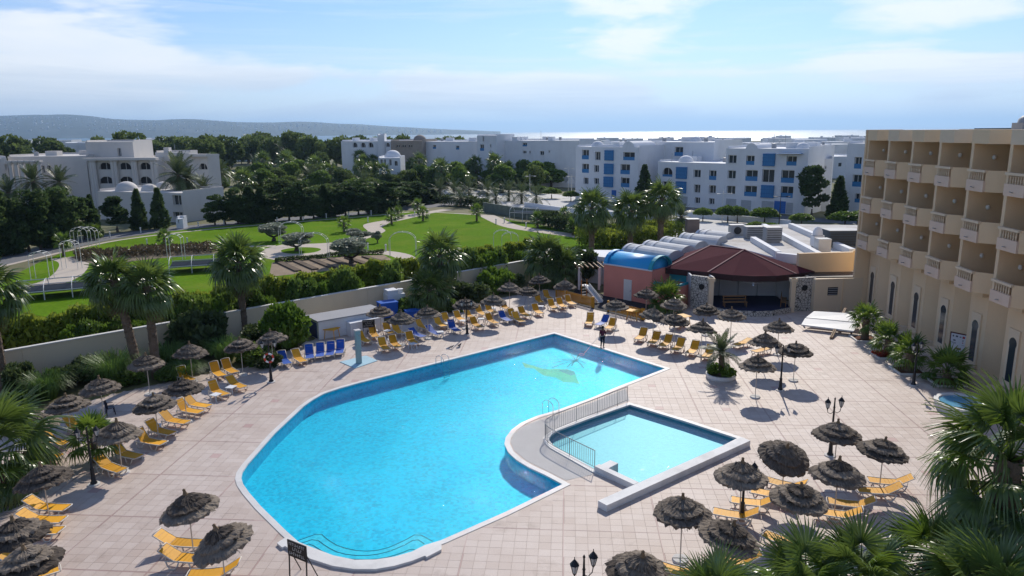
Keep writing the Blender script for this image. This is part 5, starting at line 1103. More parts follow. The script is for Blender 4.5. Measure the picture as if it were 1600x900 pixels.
# small palms, olives, clipped trees of the garden and street
for i, (px, cy, lab) in enumerate([((538, 362), 347, 'small palm alone on the lawn before the conifer row'), ((653, 334), 319, 'small palm at the top of the winding path'), ((622, 341), 331, 'small palm on the path bend'), ((612, 350), 337, 'small palm just below the path bend'), ((661, 345), 332, 'small palm on the lawn beside the winding path'), ((258, 387), 371, 'small palm on the lawn edge above the rose bed'), ((100, 400), 376, 'small bright palm where path and garden road meet'), ((148, 374), 361, 'small bright palm before the thick conifer stand'), ((840, 356), 341, 'small palm at the upper lawn under the ivy wall'), ((745, 345), 328, 'bushy small palm at the top edge of the lawn'), ((895, 367), 352, 'small palm at the lawn end by the street'), ((882, 350), 332, 'palm at the ivy wall near the car park')]):
    palm_at(lab, px, cy, kind='young', scale=1.0, n=18, r0=.2, dead=0, seed=230 + i, low=-25, boots=False)
for i, (px, cy) in enumerate([((688, 312), 296), ((710, 313), 297), ((733, 312), 295), ((762, 313), 297), ((795, 314), 299), ((815, 318), 302), ((838, 322), 306), ((775, 322), 308), ((720, 323), 310)]):
    palm_at('low feathery palm in the pale forecourt above the lawn', px, cy, kind='fardate', scale=1.4, n=28, r0=.3, dead=0, seed=250 + i, name='date_palm', group='low palms of the forecourt', boots=False)
for px, w, yt, lab in [((428, 376), 1.9, 350, 'grey green olive tree on the lawn beside the white arch'), ((464, 392), 1.9, 364, 'olive tree on the small round lawn'), ((549, 411), 2.0, 374, 'forked olive tree on the ploughed bed'), ((562, 376), 1.7, 358, 'olive tree behind the forked one at the path'), ((590, 379), .6, 362, 'thin young olive on the lawn')]: tree_px('olive_tree', lab, px, yt, OLV[0 if w > 1.8 else 1], 'olive', w, 3.1)
for i, (x, y, yt, w) in enumerate([(787, 299, 283, 1.3), (808, 301, 288, 1.2), (830, 302, 289, 1.2), (845, 303, 290, 1.2), (862, 310, 293, 1.5), (892, 314, 298, 1.3), (1098, 345, 324, 1.1), (1137, 347, 321, 1.4), (1152, 348, 322, 1.2), (1194, 350, 324, 1.7), (1252, 352, 333, 1.4), (1320, 354, 330, 1.9), (1340, 354, 330, 1.8), (1182, 361, 346, 1.0)]):
    p = gp(x, y); h = HC + ray(x, yt).z / ray(x, yt).y * p.y; tree('clipped_tree', 'clipped round topped street tree between car park and white buildings', p, CLIP[0], 'clip', w, max(.4, h / 3.2), 'clipped street trees')
def shrub(label, px, w, h, k, z=-.03, group=None, name='shrub'):
    p = gp(*px); t = thing(name, label, 'shrub', (p.x, p.y, z), rv.uniform(0, 6.28), group); t.scale = (w, w, h); link('foliage', SHRUB[k], t); b = MB()
    for q in range(4): a = q * 1.6; b.tube([(0, 0, 0), (.35 * cos(a), .35 * sin(a), .6)], .03, 4)
    link('stems', b.mesh('stems', M_bark), t); return t
for px, w, h, k, lab in [((447, 541), 1.75, 3.2, 2, 'big bright green round bush by the low white pump house'), ((315, 550), 2.4, 2.7, 1, 'big dark bush against the wall behind the parasols'), ((275, 556), 1.5, 1.4, 3, 'dark bush under the tall palm pair by the wall'), ((110, 602), 1.5, 1.3, 1, 'dark bush at the wall beside the ornamental grass'), ((150, 590), 1.8, 1.5, 3, 'long dark bush at the wall behind a parasol'), ((36, 615), 1.2, 1.8, 1, 'dark upright bush next to the bare palm trunk'), ((405, 538), 1.6, 1.4, 1, 'dark bush under the straight palm'), ((345, 548), 1.3, 1.2, 3, 'dark bush between straight palm and big dark bush'), ((397, 566), 1.5, 1.2, 0, 'green low bush behind the parasol and lifebuoy lamp'), ((730, 475), 2.4, 2.0, 1, 'dark spiky bush against the wall beside the palm pair'), ((700, 487), 1.4, 1.0, 0, 'low green bush in front of the palm pair'), ((640, 490), 1.6, 1.2, 0, 'low green bush beside the blue containers'), ((775, 456), 1.9, 2.4, 2, 'bright yellow green bush at the wall above the loungers'), ((800, 455), 1.8, 1.6, 1, 'dark bush beside the bright one at the wall'), ((20, 640), 1.2, .9, 0, 'low green bush at the terrace edge'), ((420, 572), 1.0, .9, 1, 'low dark bush at the terrace edge behind the lamp'), ((905, 440), 2.2, 3.4, 1, 'dark tall bush beside the kids pergola'), ((265, 592), 1.0, .8, 0, 'low leafy bush between palm trunk and loungers'), ((200, 600), 1.1, .8, 0, 'low leafy bush at the foot of the palm pair')]: shrub(lab, px, w, h, k)
def sphere_(r):
    d = Vector((r.gauss(0, 1), r.gauss(0, 1), r.gauss(0, 1))).normalized(); k = r.uniform(.75, 1.05) * (1 + .08 * sin(6 * d.x + 2) * sin(7 * d.y) + .06 * sin(9 * d.z)); return (d.x * k, d.y * k, .52 + .5 * d.z * k), d
BB = leaves(sphere_, 3400, .14, 333).mesh('foliage', L_bright)
for o in list(COL.objects):
    if o.get('label', '').startswith('big bright green round bush'): [setattr(k_, 'data', BB) for k_ in o.children if k_.name.startswith('foliage')]
p1 = shrub('ring of clipped bright leaves inside the round planter of the terrace palm', (1126, 590), .95, .75, 2, .15)
p1 = shrub('red flowering plant at the foot of a stubby palm by the hotel', (1376, 557), .55, .4, 0, 0.); 
p1.children[0].data = leaves(clumps(1., .95, .05, 9, 140, .45), 900, .2, 141).mesh('foliage', leafmat('red_flower', (.20, .02, .015), (.40, .06, .04), .3))
for i, (x, w) in enumerate([(120, .9), (138, .9), (152, .8), (166, .8), (178, .7), (196, .9), (226, .7), (305, 1.2), (322, 1.1), (338, 1.2), (362, 1.1), (408, 1.1), (425, .9), (478, 1.2), (498, 1.1), (513, 1.1), (530, .9), (552, 1.3), (566, 1.0), (628, 1.3), (752, 1.4), (776, 1.3), (794, 1.2), (868, 1.2), (832, 1.0)]):
    A, B = WA, WB; s, z = on_wall(x, 480, WA, WB); q = WA + WD * s + WN * 1.5; t = thing('round_shrub', 'round green shrub peeping over the garden wall from behind', 'shrub', (q.x, q.y, 1.2), rv.uniform(0, 6), 'round shrubs behind the wall'); t.scale = (w * 1.15, w * 1.15, w * 1.9); link('foliage', SHRUB[0 if i % 3 else 2], t); MB().tube([(0, 0, -1.2 / (w * 1.9)), (0, 0, .3)], .06, 5).build('stem', M_bark, t)
def tuft(label, px, R, H, n, seed):
    p = gp(*px); t = thing('grass_clump', label, 'ornamental grass', (p.x, p.y, -.03)); b = MB(); q = random.Random(seed)
    for _ in range(n):
        a = q.uniform(0, 2 * PI); o = q.random() ** .5 * R * .35; d = Vector((cos(a), sin(a), 0)); hh = H * q.uniform(.6, 1.1); k = q.uniform(.3, 1.) * R; base = d * o; s = Vector((-d.y, d.x, 0)) * .02; pts = [base, base + d * k * .35 + Vector((0, 0, hh * .75)), base + d * k * .8 + Vector((0, 0, hh)), base + d * k * 1.1 + Vector((0, 0, hh * .72))]
        b.add([v for i, pp in enumerate(pts) for v in (pp - s * (1.4 - i * .4), pp + s * (1.4 - i * .4))], [(2 * i, 2 * i + 1, 2 * i + 3, 2 * i + 2) for i in range(3)])
    b.build('blades', L_grass, t); MB().lathe([(R * .3, 0), (R * .2, .12), (0, .15)], 8).build('crown_base', L_dead, t)
for i, (px, R, H, lab) in enumerate([((75, 622), 1.5, 1.6, 'fountain grass clump beside the dark upright bush'), ((180, 596), 2.0, 1.9, 'large fountain grass clump at the foot of the wall bushes'), ((268, 578), 1.4, 1.8, 'tall fountain grass next to the palm pair'), ((352, 563), 1.6, 1.6, 'fountain grass between two parasols by the wall'), ((290, 590), 1.3, 1.1, 'low fountain grass behind the upright lounger'), ((25, 668), 1.3, 1.2, 'fountain grass at the terrace edge by the bushy palm')]): tuft(lab, px, R, H, 520, 300 + i)
def hedge():
    q = random.Random(77); b = MB(); Lw = (WB - WA).length
    def sh(rr):
        while True:
            s = rr.uniform(0, Lw - 2); hh = 3.8 + .15 * sin(s * .55) + .18 * sin(s * 1.7 + 1) + .16 * sin(s * 4.1); d = rr.uniform(2.4, 5.0); z = hh * rr.random() ** .55
            if abs(d - 3.7) / 1.3 * .8 + z / hh > 1.35: continue
            p = WA + WD * s + WN * d; return (p.x - WA.x, p.y - WA.y, z), (-WN.x * .5, -WN.y * .5, .6)
    o = thing('bamboo_hedge', 'long yellow green bamboo hedge behind the garden wall', 'hedge', (WA.x, WA.y, 0)); leaves(sh, 70000, .23, 78, 2.4, .3).build('foliage', L_hedge, o)
    c = MB()
    for k in range(240):
        s = q.uniform(0, Lw - 2); p = WD * s + WN * q.uniform(2.6, 4.8); c.tube([(p.x, p.y, -.05), (p.x + q.uniform(-.2, .2), p.y, 3.2)], .03, 4, False)
    c.build('canes', M_bark, o)
hedge()
def hedge2(name, lab, pts, w, h, m, n, size):
    P = smooth_line(P2(pts), 1); seg = [0]
    for a, b in zip(P, P[1:]): seg.append(seg[-1] + (b - a).length)
    def sh(rr):
        s = rr.uniform(0, seg[-1]); i = max(k for k in range(len(P) - 1) if seg[k] <= s); p = P[i] + (P[i + 1] - P[i]) * ((s - seg[i]) / (seg[i + 1] - seg[i])); d = (P[i + 1] - P[i]).normalized(); nn = Vector((-d.y, d.x)) * rr.uniform(-w / 2, w / 2); z = h * rr.random() ** .5 * (.9 + .12 * sin(s * .9) + .08 * sin(s * 2.7)); return (p.x + nn.x - P[0].x, p.y + nn.y - P[0].y, z), (0, -.4, .6)
    o = thing(name, lab, 'hedge', (P[0].x, P[0].y, -.04)); leaves(sh, n, size, len(pts) + n, 1.6).build('foliage', m, o); c = MB()
    for k in range(30):
        p = P[k * (len(P) - 1) // 30] - P[0]; c.tube([(p.x, p.y, 0), (p.x, p.y, h * .6)], .04, 4, False)
    c.build('stems', M_bark, o)
hedge2('rose_bushes', 'reddish brown rose bushes in the long garden bed', [(118, 404), (180, 398), (260, 394), (338, 390)], 6.0, 1.0, leafmat('rose_leaf', (.06, .06, .03), (.17, .11, .06), .3), 5200, .20)
hedge2('dark_hedge', 'dark clipped hedge below the ivy wall at the lawn top', [(690, 320), (740, 322), (760, 330)], 2.5, 2.3, L_dark, 4500, .28)
hedge2('dark_hedge', 'dark shrubbery between lawn end and the three tall palms', [(845, 352), (890, 360), (930, 372), (1000, 380)], 3.5, 2.6, L_dark, 9000, .28)
hedge2('green_hedge', 'yellow green shrubbery at the feet of the three tall palms', [(905, 386), (960, 384), (1010, 378), (1045, 372)], 6.0, 2.8, L_hedge, 14000, .24)
hedge2('green_hedge', 'low flowering hedge in front of the resort entrance', [(560, 300), (640, 292), (720, 288), (770, 290)], 6, 2.6, L_green, 9000, .34)
hedge2('clipped_hedge', 'flat topped light green hedge along the scalloped wall', [(757, 296), (790, 296)], 3, 2.4, L_bright, 3000, .3)
hedge2('clipped_hedge', 'low green hedge strip behind the white roof blocks', [(1182, 356), (1230, 360), (1290, 362), (1350, 364)], 1.6, 1.0, L_bright, 3500, .22)
hedge2('low_hedge', 'low dark box hedge edging the ploughed bed', [(430, 410), (500, 403), (560, 397), (600, 396)], .9, .6, L_dark, 2500, .16)
# ================================================================== TERRACE FURNITURE
M_thatch = bpy.data.materials.new('palm_thatch'); M_thatch.use_nodes = True
def _th():
    t = M_thatch.node_tree; b = t.nodes['Principled BSDF']; tc = N(t, 'ShaderNodeTexCoord'); sp = N(t, 'ShaderNodeSeparateXYZ'); t.links.new(tc.outputs['Object'], sp.inputs[0])
    an = math_node(t, 'ARCTAN2', sp.outputs[1], sp.outputs[0]); cb = N(t, 'ShaderNodeCombineXYZ'); t.links.new(math_node(t, 'MULTIPLY', an, 30.), cb.inputs[0]); t.links.new(math_node(t, 'MULTIPLY', sp.outputs[2], 3.), cb.inputs[1])
    f = noise(t, cb.outputs[0], 1.2, 5, .7); geo = N(t, 'ShaderNodeNewGeometry'); f2 = noise(t, geo.outputs['Position'], 3., 4, .6); oi = N(t, 'ShaderNodeObjectInfo')
    s = math_node(t, 'ADD', math_node(t, 'MULTIPLY', f, .65), math_node(t, 'MULTIPLY', f2, .35)); s = math_node(t, 'ADD', s, math_node(t, 'MULTIPLY', math_node(t, 'SUBTRACT', oi.outputs['Random'], .5), .24))
    c = ramp(t, s, [(.30, (.045, .034, .026, 1)), (.50, (.145, .115, .088, 1)), (.70, (.33, .27, .205, 1))]); t.links.new(c, b.inputs['Base Color']); b.inputs['Roughness'].default_value = .85; b.inputs['Specular IOR Level'].default_value = .25
    bn = N(t, 'ShaderNodeBump'); bn.inputs['Strength'].default_value = .8; bn.inputs['Distance'].default_value = .03; t.links.new(f, bn.inputs['Height']); t.links.new(bn.outputs[0], b.inputs['Normal'])
_th()
M_pole = mat('pale_pole', (.55, .50, .42), .6, .12, 2); M_conc = mat('white_concrete', (.60, .58, .55), .8, .12, 2, .1, 20, stain=.4, sscale=1.5)
def tier(r0, z0, r1, z1, seed, straw=330, drop=.16):
    """one thatch tier: sagging cone with a ragged hem and loose straws"""
    r = random.Random(seed); b = MB(); n = 56; ph = r.uniform(0, 6)
    prof = [(r0 + (r1 - r0) * f, z0 + (z1 - z0) * (f ** 1.12)) for f in (0, .25, .5, .75, 1.)] + [(r1 + .015, z1 - drop), (r1 - .10, z1 - drop * .75)]
    b.lathe(prof, n, jit=lambda j, k: (r.gauss(0, .012 * (1 + j * .4)) + (.03 * sin(3 * k * 2 * PI / n + ph) if j > 2 else 0), r.gauss(0, .014 + (.028 if j >= 5 else 0)) + (.03 * sin(2 * k * 2 * PI / n + ph) if j > 2 else 0)))
    for _ in range(straw):
        a = r.uniform(0, 2 * PI); f = r.uniform(.45, 1.); rr = r0 + (r1 - r0) * f; z = z0 + (z1 - z0) * f ** 1.12 + .02; L = r.uniform(.10, .24); d = Vector((cos(a + r.gauss(0, .10)), sin(a + r.gauss(0, .10)), (z1 - z0) / (r1 - r0) * r.uniform(.7, 1.5))); d.normalize(); p = Vector((rr * cos(a), rr * sin(a), z)); q = Vector((-sin(a), cos(a), 0)) * .010; e = p + d * L; e.z -= max(0, L * .35 * (f > .85))
        b.add([p - q, p + q, e + q * .5, e - q * .5], [(0, 1, 2, 3)])
    return b
def umb_meshes(seed, flat=0.):
    T = [tier(.50, 2.32 - flat * .08, 1.13, 2.12, seed, 150, .10), tier(.28, 2.53 - flat * .10, .82, 2.37, seed + 1, 110, .09), tier(.04, 2.74 - flat * .12, .50, 2.56, seed + 2, 70, .09)]
    top = MB(); top.lathe([(.13, 2.67 - flat * .12), (.085, 2.77 - flat * .12), (.055, 2.87 - flat * .12), (.065, 2.94 - flat * .12), (.02, 2.97 - flat * .12)], 8)
    return [b.mesh('thatch_tier', M_thatch) for b in T], top.mesh('top_knot', mat('straw_knot', (.22, .15, .085), .9, .25, 6, .3, 30))
UMB = [umb_meshes(500), umb_meshes(510, .6), umb_meshes(520, -.5)]
pole_me = MB().tube([(0, 0, 0), (0, 0, 2.7)], .026, 8).mesh('pole', M_pole)
rib_me = MB().tube([(0, 0, 2.6), (.55, 0, 2.33), (1.08, 0, 2.08)], .012, 4).mesh('rib', M_wood)
_b = MB(); _b.lathe([(.0, .10), (.30, .09), (.33, .0)], 14, (0, 0), 0, PI); _b.add([(-.33, 0, 0), (.33, 0, 0), (.30, 0, .09), (-.30, 0, .09)], [(0, 1, 2, 3)]); half_me = _b.mesh('base_block', M_conc)
NU = 0
def umbrella(px, label, group, tilt=(0, 0), k=0, s=.97, z=2.08):
    global NU; NU += 1
    p = gp(px[0], px[1], z * s); t = thing('thatch_parasol', label, 'parasol', (p.x, p.y, 0), rv.uniform(0, 6.28), group); t.scale = (s, s, s)
    link('pole', pole_me, t); T, top = UMB[k % 3]
    c = bpy.data.objects.new('canopy', T[0]); COL.objects.link(c); c.parent = t
    rz = t.rotation_euler.z; ax = Vector((tilt[0], tilt[1])); ax = Vector((ax.x * cos(-rz) - ax.y * sin(-rz), ax.x * sin(-rz) + ax.y * cos(-rz)))   # tilt as (lean x, lean y) in world
    M = Matrix.Translation((0, 0, 2.3)) @ Matrix.Rotation(ax.x, 4, 'Y') @ Matrix.Rotation(-ax.y, 4, 'X') @ Matrix.Translation((0, 0, -2.3)); c.matrix_local = M
    for q in (1, 2): link('upper_tier', T[q], c)
    link('top_knot', top, c)
    for q in range(8): link('rib', rib_me, c, rot=(0, 0, q * PI / 4 + .2), loc=(0, 0, -.06))
    for q in (0, 1): link('base_block', half_me, t, loc=(0, .03 if q == 0 else -.03, 0), rot=(0, 0, q * PI))
    return t
def umbs(lst, label, group):
    for i, u in enumerate(lst): umbrella(u[0], u[2] if len(u) > 2 else label, None if len(u) > 2 else group, u[1] if len(u) > 1 else (rv.uniform(-.06, .06), rv.uniform(-.06, .06)), i)
Z0 = (0, 0)
umbs([((1066, 802), Z0, 'thatched parasol standing alone beside the white bench wall'), ((1141, 842), (.22, -.05), 'thatched parasol tilted over the lounger by the twin lantern lamp'), ((1159, 746), Z0, 'thatched parasol between bench wall and yellow loungers'), ((1226, 716), (.05, -.35), 'scruffy thatched parasol tipped towards the hotel front'), ((1249, 781), (.05, -.05), 'thatched parasol over the stacked row of yellow loungers'), ((1309, 743), (.05, 0), 'thatched parasol over the row of loungers nearest the hotel'), ((1308, 680), Z0, 'thatched parasol in front of the two lantern lamp post'), ((1380, 707), (.12, 0), 'thatched parasol standing apart near the big fan palm'), ((1000, 897), (.1, -.1), 'thatched parasol above the lounger in front of low palm crowns')], '', None)
umbs([((1183, 573), Z0, 'wide brim thatched parasol with split concrete base and no lounger'), ((1243, 550), Z0, 'thatched parasol right beside the black lamp post on the open terrace'), ((1195, 536), Z0, 'thatched parasol behind the wide brim one'), ((1217, 514), Z0, 'straw coloured thatched parasol in front of the stone bar wall')], '', None)
umbs([((1143, 495),), ((1104, 487),), ((1097, 516), (.1, .1)), ((1053, 478),), ((1055, 503),), ((1021, 495), (.12, 0))], 'thatched parasol in the cluster before the bar stage', 'parasols before the bar stage')
umbs([((1010, 462), Z0, 'small dark thatched parasol right in front of the pink play house'), ((962, 480), Z0, 'thatched parasol at the yellow slat fence of the play yard'), ((883, 449), Z0, 'thatched parasol beside the long slat fence')], '', None)
umbs([((843, 440),), ((825, 458),), ((796, 452),), ((771, 472),), ((727, 478),)], 'thatched parasol in the far row of loungers under the wall bushes', 'parasols of the wall row')
umbs([((668, 492), Z0, 'pale thatched parasol over blue and yellow loungers'), ((594, 490), Z0, 'thatched parasol behind the black notice stand'), ((627, 501), Z0, 'flat wide thatched parasol among yellow loungers near the shower')], '', None)
umbs([((424, 531), (-.10, 0), 'thatched parasol at the lamp post with the lifebuoy'), ((376, 543), (-.05, 0), 'thatched parasol over the pair of upright yellow loungers'), ((297, 553), Z0, 'grey thatched parasol in the planting by the tall grass'), ((229, 570), Z0, 'thatched parasol half hidden behind the palm pair')], '', None)
umbs([((287, 609),), ((242, 634),), ((184, 680), (.03, 0)), ((157, 608), (-.04, 0)), ((105, 635), (-.05, 0)), ((58, 665), (-.03, 0)), ((68, 750), (-.10, 0))], 'thatched parasol in the lounger group below the tall palm pair', 'parasols of the wall corner group')
umbs([((25, 838), (-.08, 0), 'thatched parasol over the three stacked yellow loungers'), ((42, 882), (-.08, 0), 'thatched parasol next to the stacked loungers at the terrace corner'), ((295, 797), (-.16, 0), 'thatched parasol leaning over the folded lounger heap by the notice board'), ((346, 850), (-.30, -.1), 'thatched parasol tipped on its side over the lounger heap')], '', None)

# ---- sun loungers
M_yel = mat('yellow_sling', (.74, .36, .02), .6, .14, 2, .08, 30, rnd=.16); M_blu = mat('blue_sling', (.015, .09, .42), .55, .14, 2, .08, 30, rnd=.08); M_lf = mat('cream_plastic', (.64, .59, .51), .5, .08, 3, rnd=.06)
def sling(seed, L0, w, n, z):
    b = MB(); r = random.Random(seed)
    for k in range(n):
        x = L0 * (k + .5) / n; d = L0 / n * .94; zz = z - .035 * sin(PI * (k + .5) / n); b.box((x, 0, zz), (d, w, .022))
    return b
def loungers_proto(back_deg):
    seat = MB(); n = 7
    for k in range(n): x = .02 + 1.22 * (k + .5) / n; seat.box((x, 0, .355 - .03 * sin(PI * (k + .5) / n)), (1.22 / n * .97, .58, .02))
    ba = MB(); a = rad(back_deg)
    for k in range(4): q = .70 * (k + .5) / 4; ba.box((-q * cos(a), 0, .36 + q * sin(a) - .012 * sin(PI * (k + .5) / 4)), (.70 / 4 * .97, .56, .02), 0, 0, a)
    fr = MB()
    for s in (-1, 1):
        y = .315 * s; fr.tube([(1.28, y, .345), (.6, y, .33), (0, y, .35), (-.35, y, .33)], .030, 6)
    fr.tube([(1.28, -.315, .345), (1.31, -.2, .345), (1.31, .2, .345), (1.28, .315, .345)], .024, 6)
    bf = MB()
    for s in (-1, 1): y = .305 * s; bf.tube([(0, y, .35), (-.36 * cos(a), y, .35 + .36 * sin(a)), (-.74 * cos(a), y, .35 + .74 * sin(a))], .022, 6)
    bf.tube([(-.74 * cos(a), -.305, .35 + .74 * sin(a)), (-.76 * cos(a), 0, .35 + .78 * sin(a)), (-.74 * cos(a), .305, .35 + .74 * sin(a))], .022, 6)
    for s in (-1, 1): bf.tube([(-.45 * cos(a), .25 * s, .35 + .45 * sin(a)), (-.33, .25 * s, .20)], .014, 5)
    legs = []
    for s in (-1, 1):
        for x0, x1 in ((1.02, .72), (.10, -.22)):
            lg = MB(); y = .32 * s; c = (x0 + x1) / 2
            lg.tube([(x0 + .12, y, .34), (x0 + .05, y * 1.05, .16), (c + .10, y * 1.08, .025), (c - .10, y * 1.08, .025), (x1 - .04, y * 1.05, .17), (x1 - .10, y, .33)], .030, 6); legs.append(lg.mesh('leg', M_lf, True))
    return [(b_.mesh('seat', m1), ba.mesh('backrest', m1)) for b_, m1 in ((seat, M_yel), (seat, M_blu))], fr.mesh('frame', M_lf, True), bf.mesh('back_frame', M_lf, True), legs
LP = [loungers_proto(d) for d in (32, 45, 58, 14)]
def lounger(h, f, label, group, blue=False, k=None):
    a, b = V2(gp(*h, .55)), V2(gp(*f, .36)); d = (b - a).normalized(); c = (a + b) / 2; k = rv.randrange(3) if k is None else k; slings, fr, bf, legs = LP[k]; p = c - d * .33
    t = thing('sun_lounger', label, 'sun lounger', (p.x, p.y, 0), math.atan2(d.y, d.x), group); s, bk = slings[1 if blue else 0]
    link('seat', s, t); link('backrest', bk, t); link('frame', fr, t); link('back_frame', bf, t)
    for l in legs: link('leg', l, t)
def row(lst, label, group, blue=False, k=None):
    for h, f in lst: lounger(h, f, label, group, blue, k)
row([((64, 678), (108, 693)), ((105, 655), (130, 672)), ((52, 703), (88, 712)), ((147, 715), (198, 737)), ((172, 698), (222, 714)), ((212, 680), (256, 692)), ((225, 662), (277, 678)), ((248, 648), (297, 660)), ((272, 632), (318, 644)), ((284, 623), (332, 635)), ((322, 600), (360, 619)), ((350, 588), (389, 608))], 'yellow sun lounger in the long slanting row below the tall palm pair', 'loungers of the wall corner row')
row([((328, 570), (352, 590)), ((344, 565), (374, 585))], 'yellow sun lounger of the upright pair under the parasol by the wall', 'upright pair of yellow loungers', k=2)
lounger((284, 582), (296, 592), 'single yellow lounger half hidden behind a parasol in the planting', None, k=2)
row([((38, 783), (110, 793)), ((28, 804), (102, 811)), ((24, 820), (97, 828)), ((-8, 862), (60, 870)), ((20, 900), (72, 892))], 'yellow sun lounger of the packed group at the terrace corner parasols', 'loungers at the terrace corner', k=0)
row([((253, 838), (308, 848)), ((262, 862), (318, 872))], 'yellow lounger in the heap under the tipped parasol', 'lounger heap under the tipped parasol', k=0)
lounger((375, 884), (292, 897), 'yellow lounger in front of the tipped parasol', None, k=0)
lounger((436, 551), (453, 571), 'blue sun lounger next to the lamp with the lifebuoy', None, True, 1); lounger((457, 549), (478, 567), 'yellow lounger between the blue ones by the big bright bush', None, k=1)
row([((482, 541), (485, 563)), ((501, 538), (499, 561)), ((519, 535), (513, 560)), ((534, 532), (528, 557))], 'blue sun lounger of the four standing side by side', 'four blue loungers side by side', True, 2)
row([((578, 510), (590, 530)), ((592, 529), (608, 549)), ((608, 526), (627, 545)), ((600, 507), (614, 522)), ((616, 509), (627, 520)), ((634, 520), (653, 539)), ((560, 522), (576, 534)), ((652, 504), (670, 513))], 'yellow sun lounger in the group behind the pale blue shower', 'loungers behind the shower', k=1)
row([((641, 515), (663, 526)), ((668, 511), (687, 522))], 'blue lounger of the two under the pale parasol', 'two blue loungers under the pale parasol', True, 0)
lounger((699, 503), (719, 519), 'blue lounger with upright back beside the lamp post at the pool', None, True, 2); lounger((779, 489), (799, 502), 'blue lounger alone in the long yellow row at the pool', None, True, 1)
row([((678, 497), (697, 511)), ((691, 492), (707, 505)), ((709, 489), (728, 502)), ((725, 486), (744, 498)), ((735, 499), (754, 512)), ((757, 492), (780, 507)), ((744, 481), (759, 492)), ((759, 478), (775, 489)), ((785, 475), (797, 483)), ((795, 486), (810, 498)), ((807, 481), (832, 496)), ((829, 476), (851, 493)), ((802, 491), (818, 503)), ((855, 469), (873, 485)), ((867, 466), (888, 483)), ((835, 461), (850, 475)), ((849, 456), (863, 468)), ((882, 464), (900, 477))], 'yellow sun lounger in the long row below the wall bushes', 'loungers of the long wall row', k=1)
lounger((926, 489), (916, 511), 'yellow lounger standing upright next to the towel covered blue one', None, k=2); lounger((952, 495), (930, 509), 'blue lounger lying flat behind the pool attendant', None, True, 1); lounger((962, 499), (946, 516), 'yellow lounger right behind the pool attendant', None, k=1)
row([((1012, 513), (991, 534)), ((1032, 519), (1012, 540)), ((1050, 525), (1030, 543)), ((1070, 530), (1049, 550)), ((1092, 534), (1073, 555)), ((1115, 540), (1097, 562))], 'yellow sun lounger in the slanting row of six by the pool corner', 'six loungers by the pool corner', k=1)
lounger((1172, 528), (1148, 539), 'flat yellow lounger behind the terrace palm', None, k=3); lounger((1200, 540), (1182, 548), 'flat yellow lounger under the parasol behind the wide brim one', None, k=3)
row([((1422, 749), (1360, 749)), ((1406, 762), (1341, 764)), ((1361, 784), (1299, 782)), ((1335, 800), (1283, 798))], 'yellow lounger in the row nearest the hotel with backs to the big palm', 'loungers nearest the big palm', k=0)
row([((1255, 757), (1200, 749)), ((1235, 770), (1180, 766)), ((1208, 782), (1146, 780)), ((1181, 802), (1118, 798))], 'yellow lounger in the row under the parasols by the bench wall', 'loungers by the bench wall', k=0)
lounger((1262, 850), (1197, 834), 'single yellow lounger lying flat between parasol and palm crowns', None, k=3); lounger((1092, 893), (1033, 884), 'yellow lounger under the parasol before the low palm crowns', None, k=3); lounger((1186, 868), (1112, 876), 'yellow lounger behind the fine tipped palm crown', None, k=0)
# ---- small tables and chairs
def table(px, label, group=None, m=None, s=1.):
    p = gp(*px); t = thing('side_table', label, 'table', p, rv.uniform(0, 3), group); m = m or M_white; MB().box((0, 0, .42 * s), (.55 * s, .55 * s, .035)).build('table_top', m, t)
    for x in (-1, 1):
        for y in (-1, 1): MB().bar((.2 * s * x, .2 * s * y, .41 * s), (.24 * s * x, .24 * s * y, 0), .045).build('leg', m, t)
for px in [(362, 614), (338, 626), (245, 676), (585, 524), (606, 524), (645, 545), (700, 512), (724, 508), (752, 505), (770, 488), (815, 490), (845, 485), (688, 526), (612, 538)]: table(px, 'low white plastic side table among the loungers', 'white side tables among the loungers')
for px in [(990, 499), (1058, 512), (1066, 508)]: table(px, 'flat wooden bench table before the bar parasols', 'bench tables before the bar', M_yel, 2.)
table((519, 528), 'yellow wooden table in front of the low white pump house', None, M_yel, 1.9)
def chair(px, label, m):
    p = gp(*px); t = thing('plastic_chair', label, 'chair', p, 2.2); MB().box((0, 0, .43), (.48, .46, .04)).build('seat', m, t); b = MB(); b.lathe([(.26, .45), (.29, .86)], 14, (0, 0), .5, PI - .5); b.build('backrest', m, t)
    for x in (-1, 1):
        MB().box((.25 * x, 0, .64), (.05, .42, .03)).build('armrest', m, t)
        for y in (-1, 1): MB().bar((.2 * x, .19 * y, .42), (.25 * x, .23 * y, 0), .04).build('leg', m, t)
chair((173, 647), 'dark plastic armchair standing alone on the paving', mat('dark_blue_plastic', (.01, .014, .035), .4))
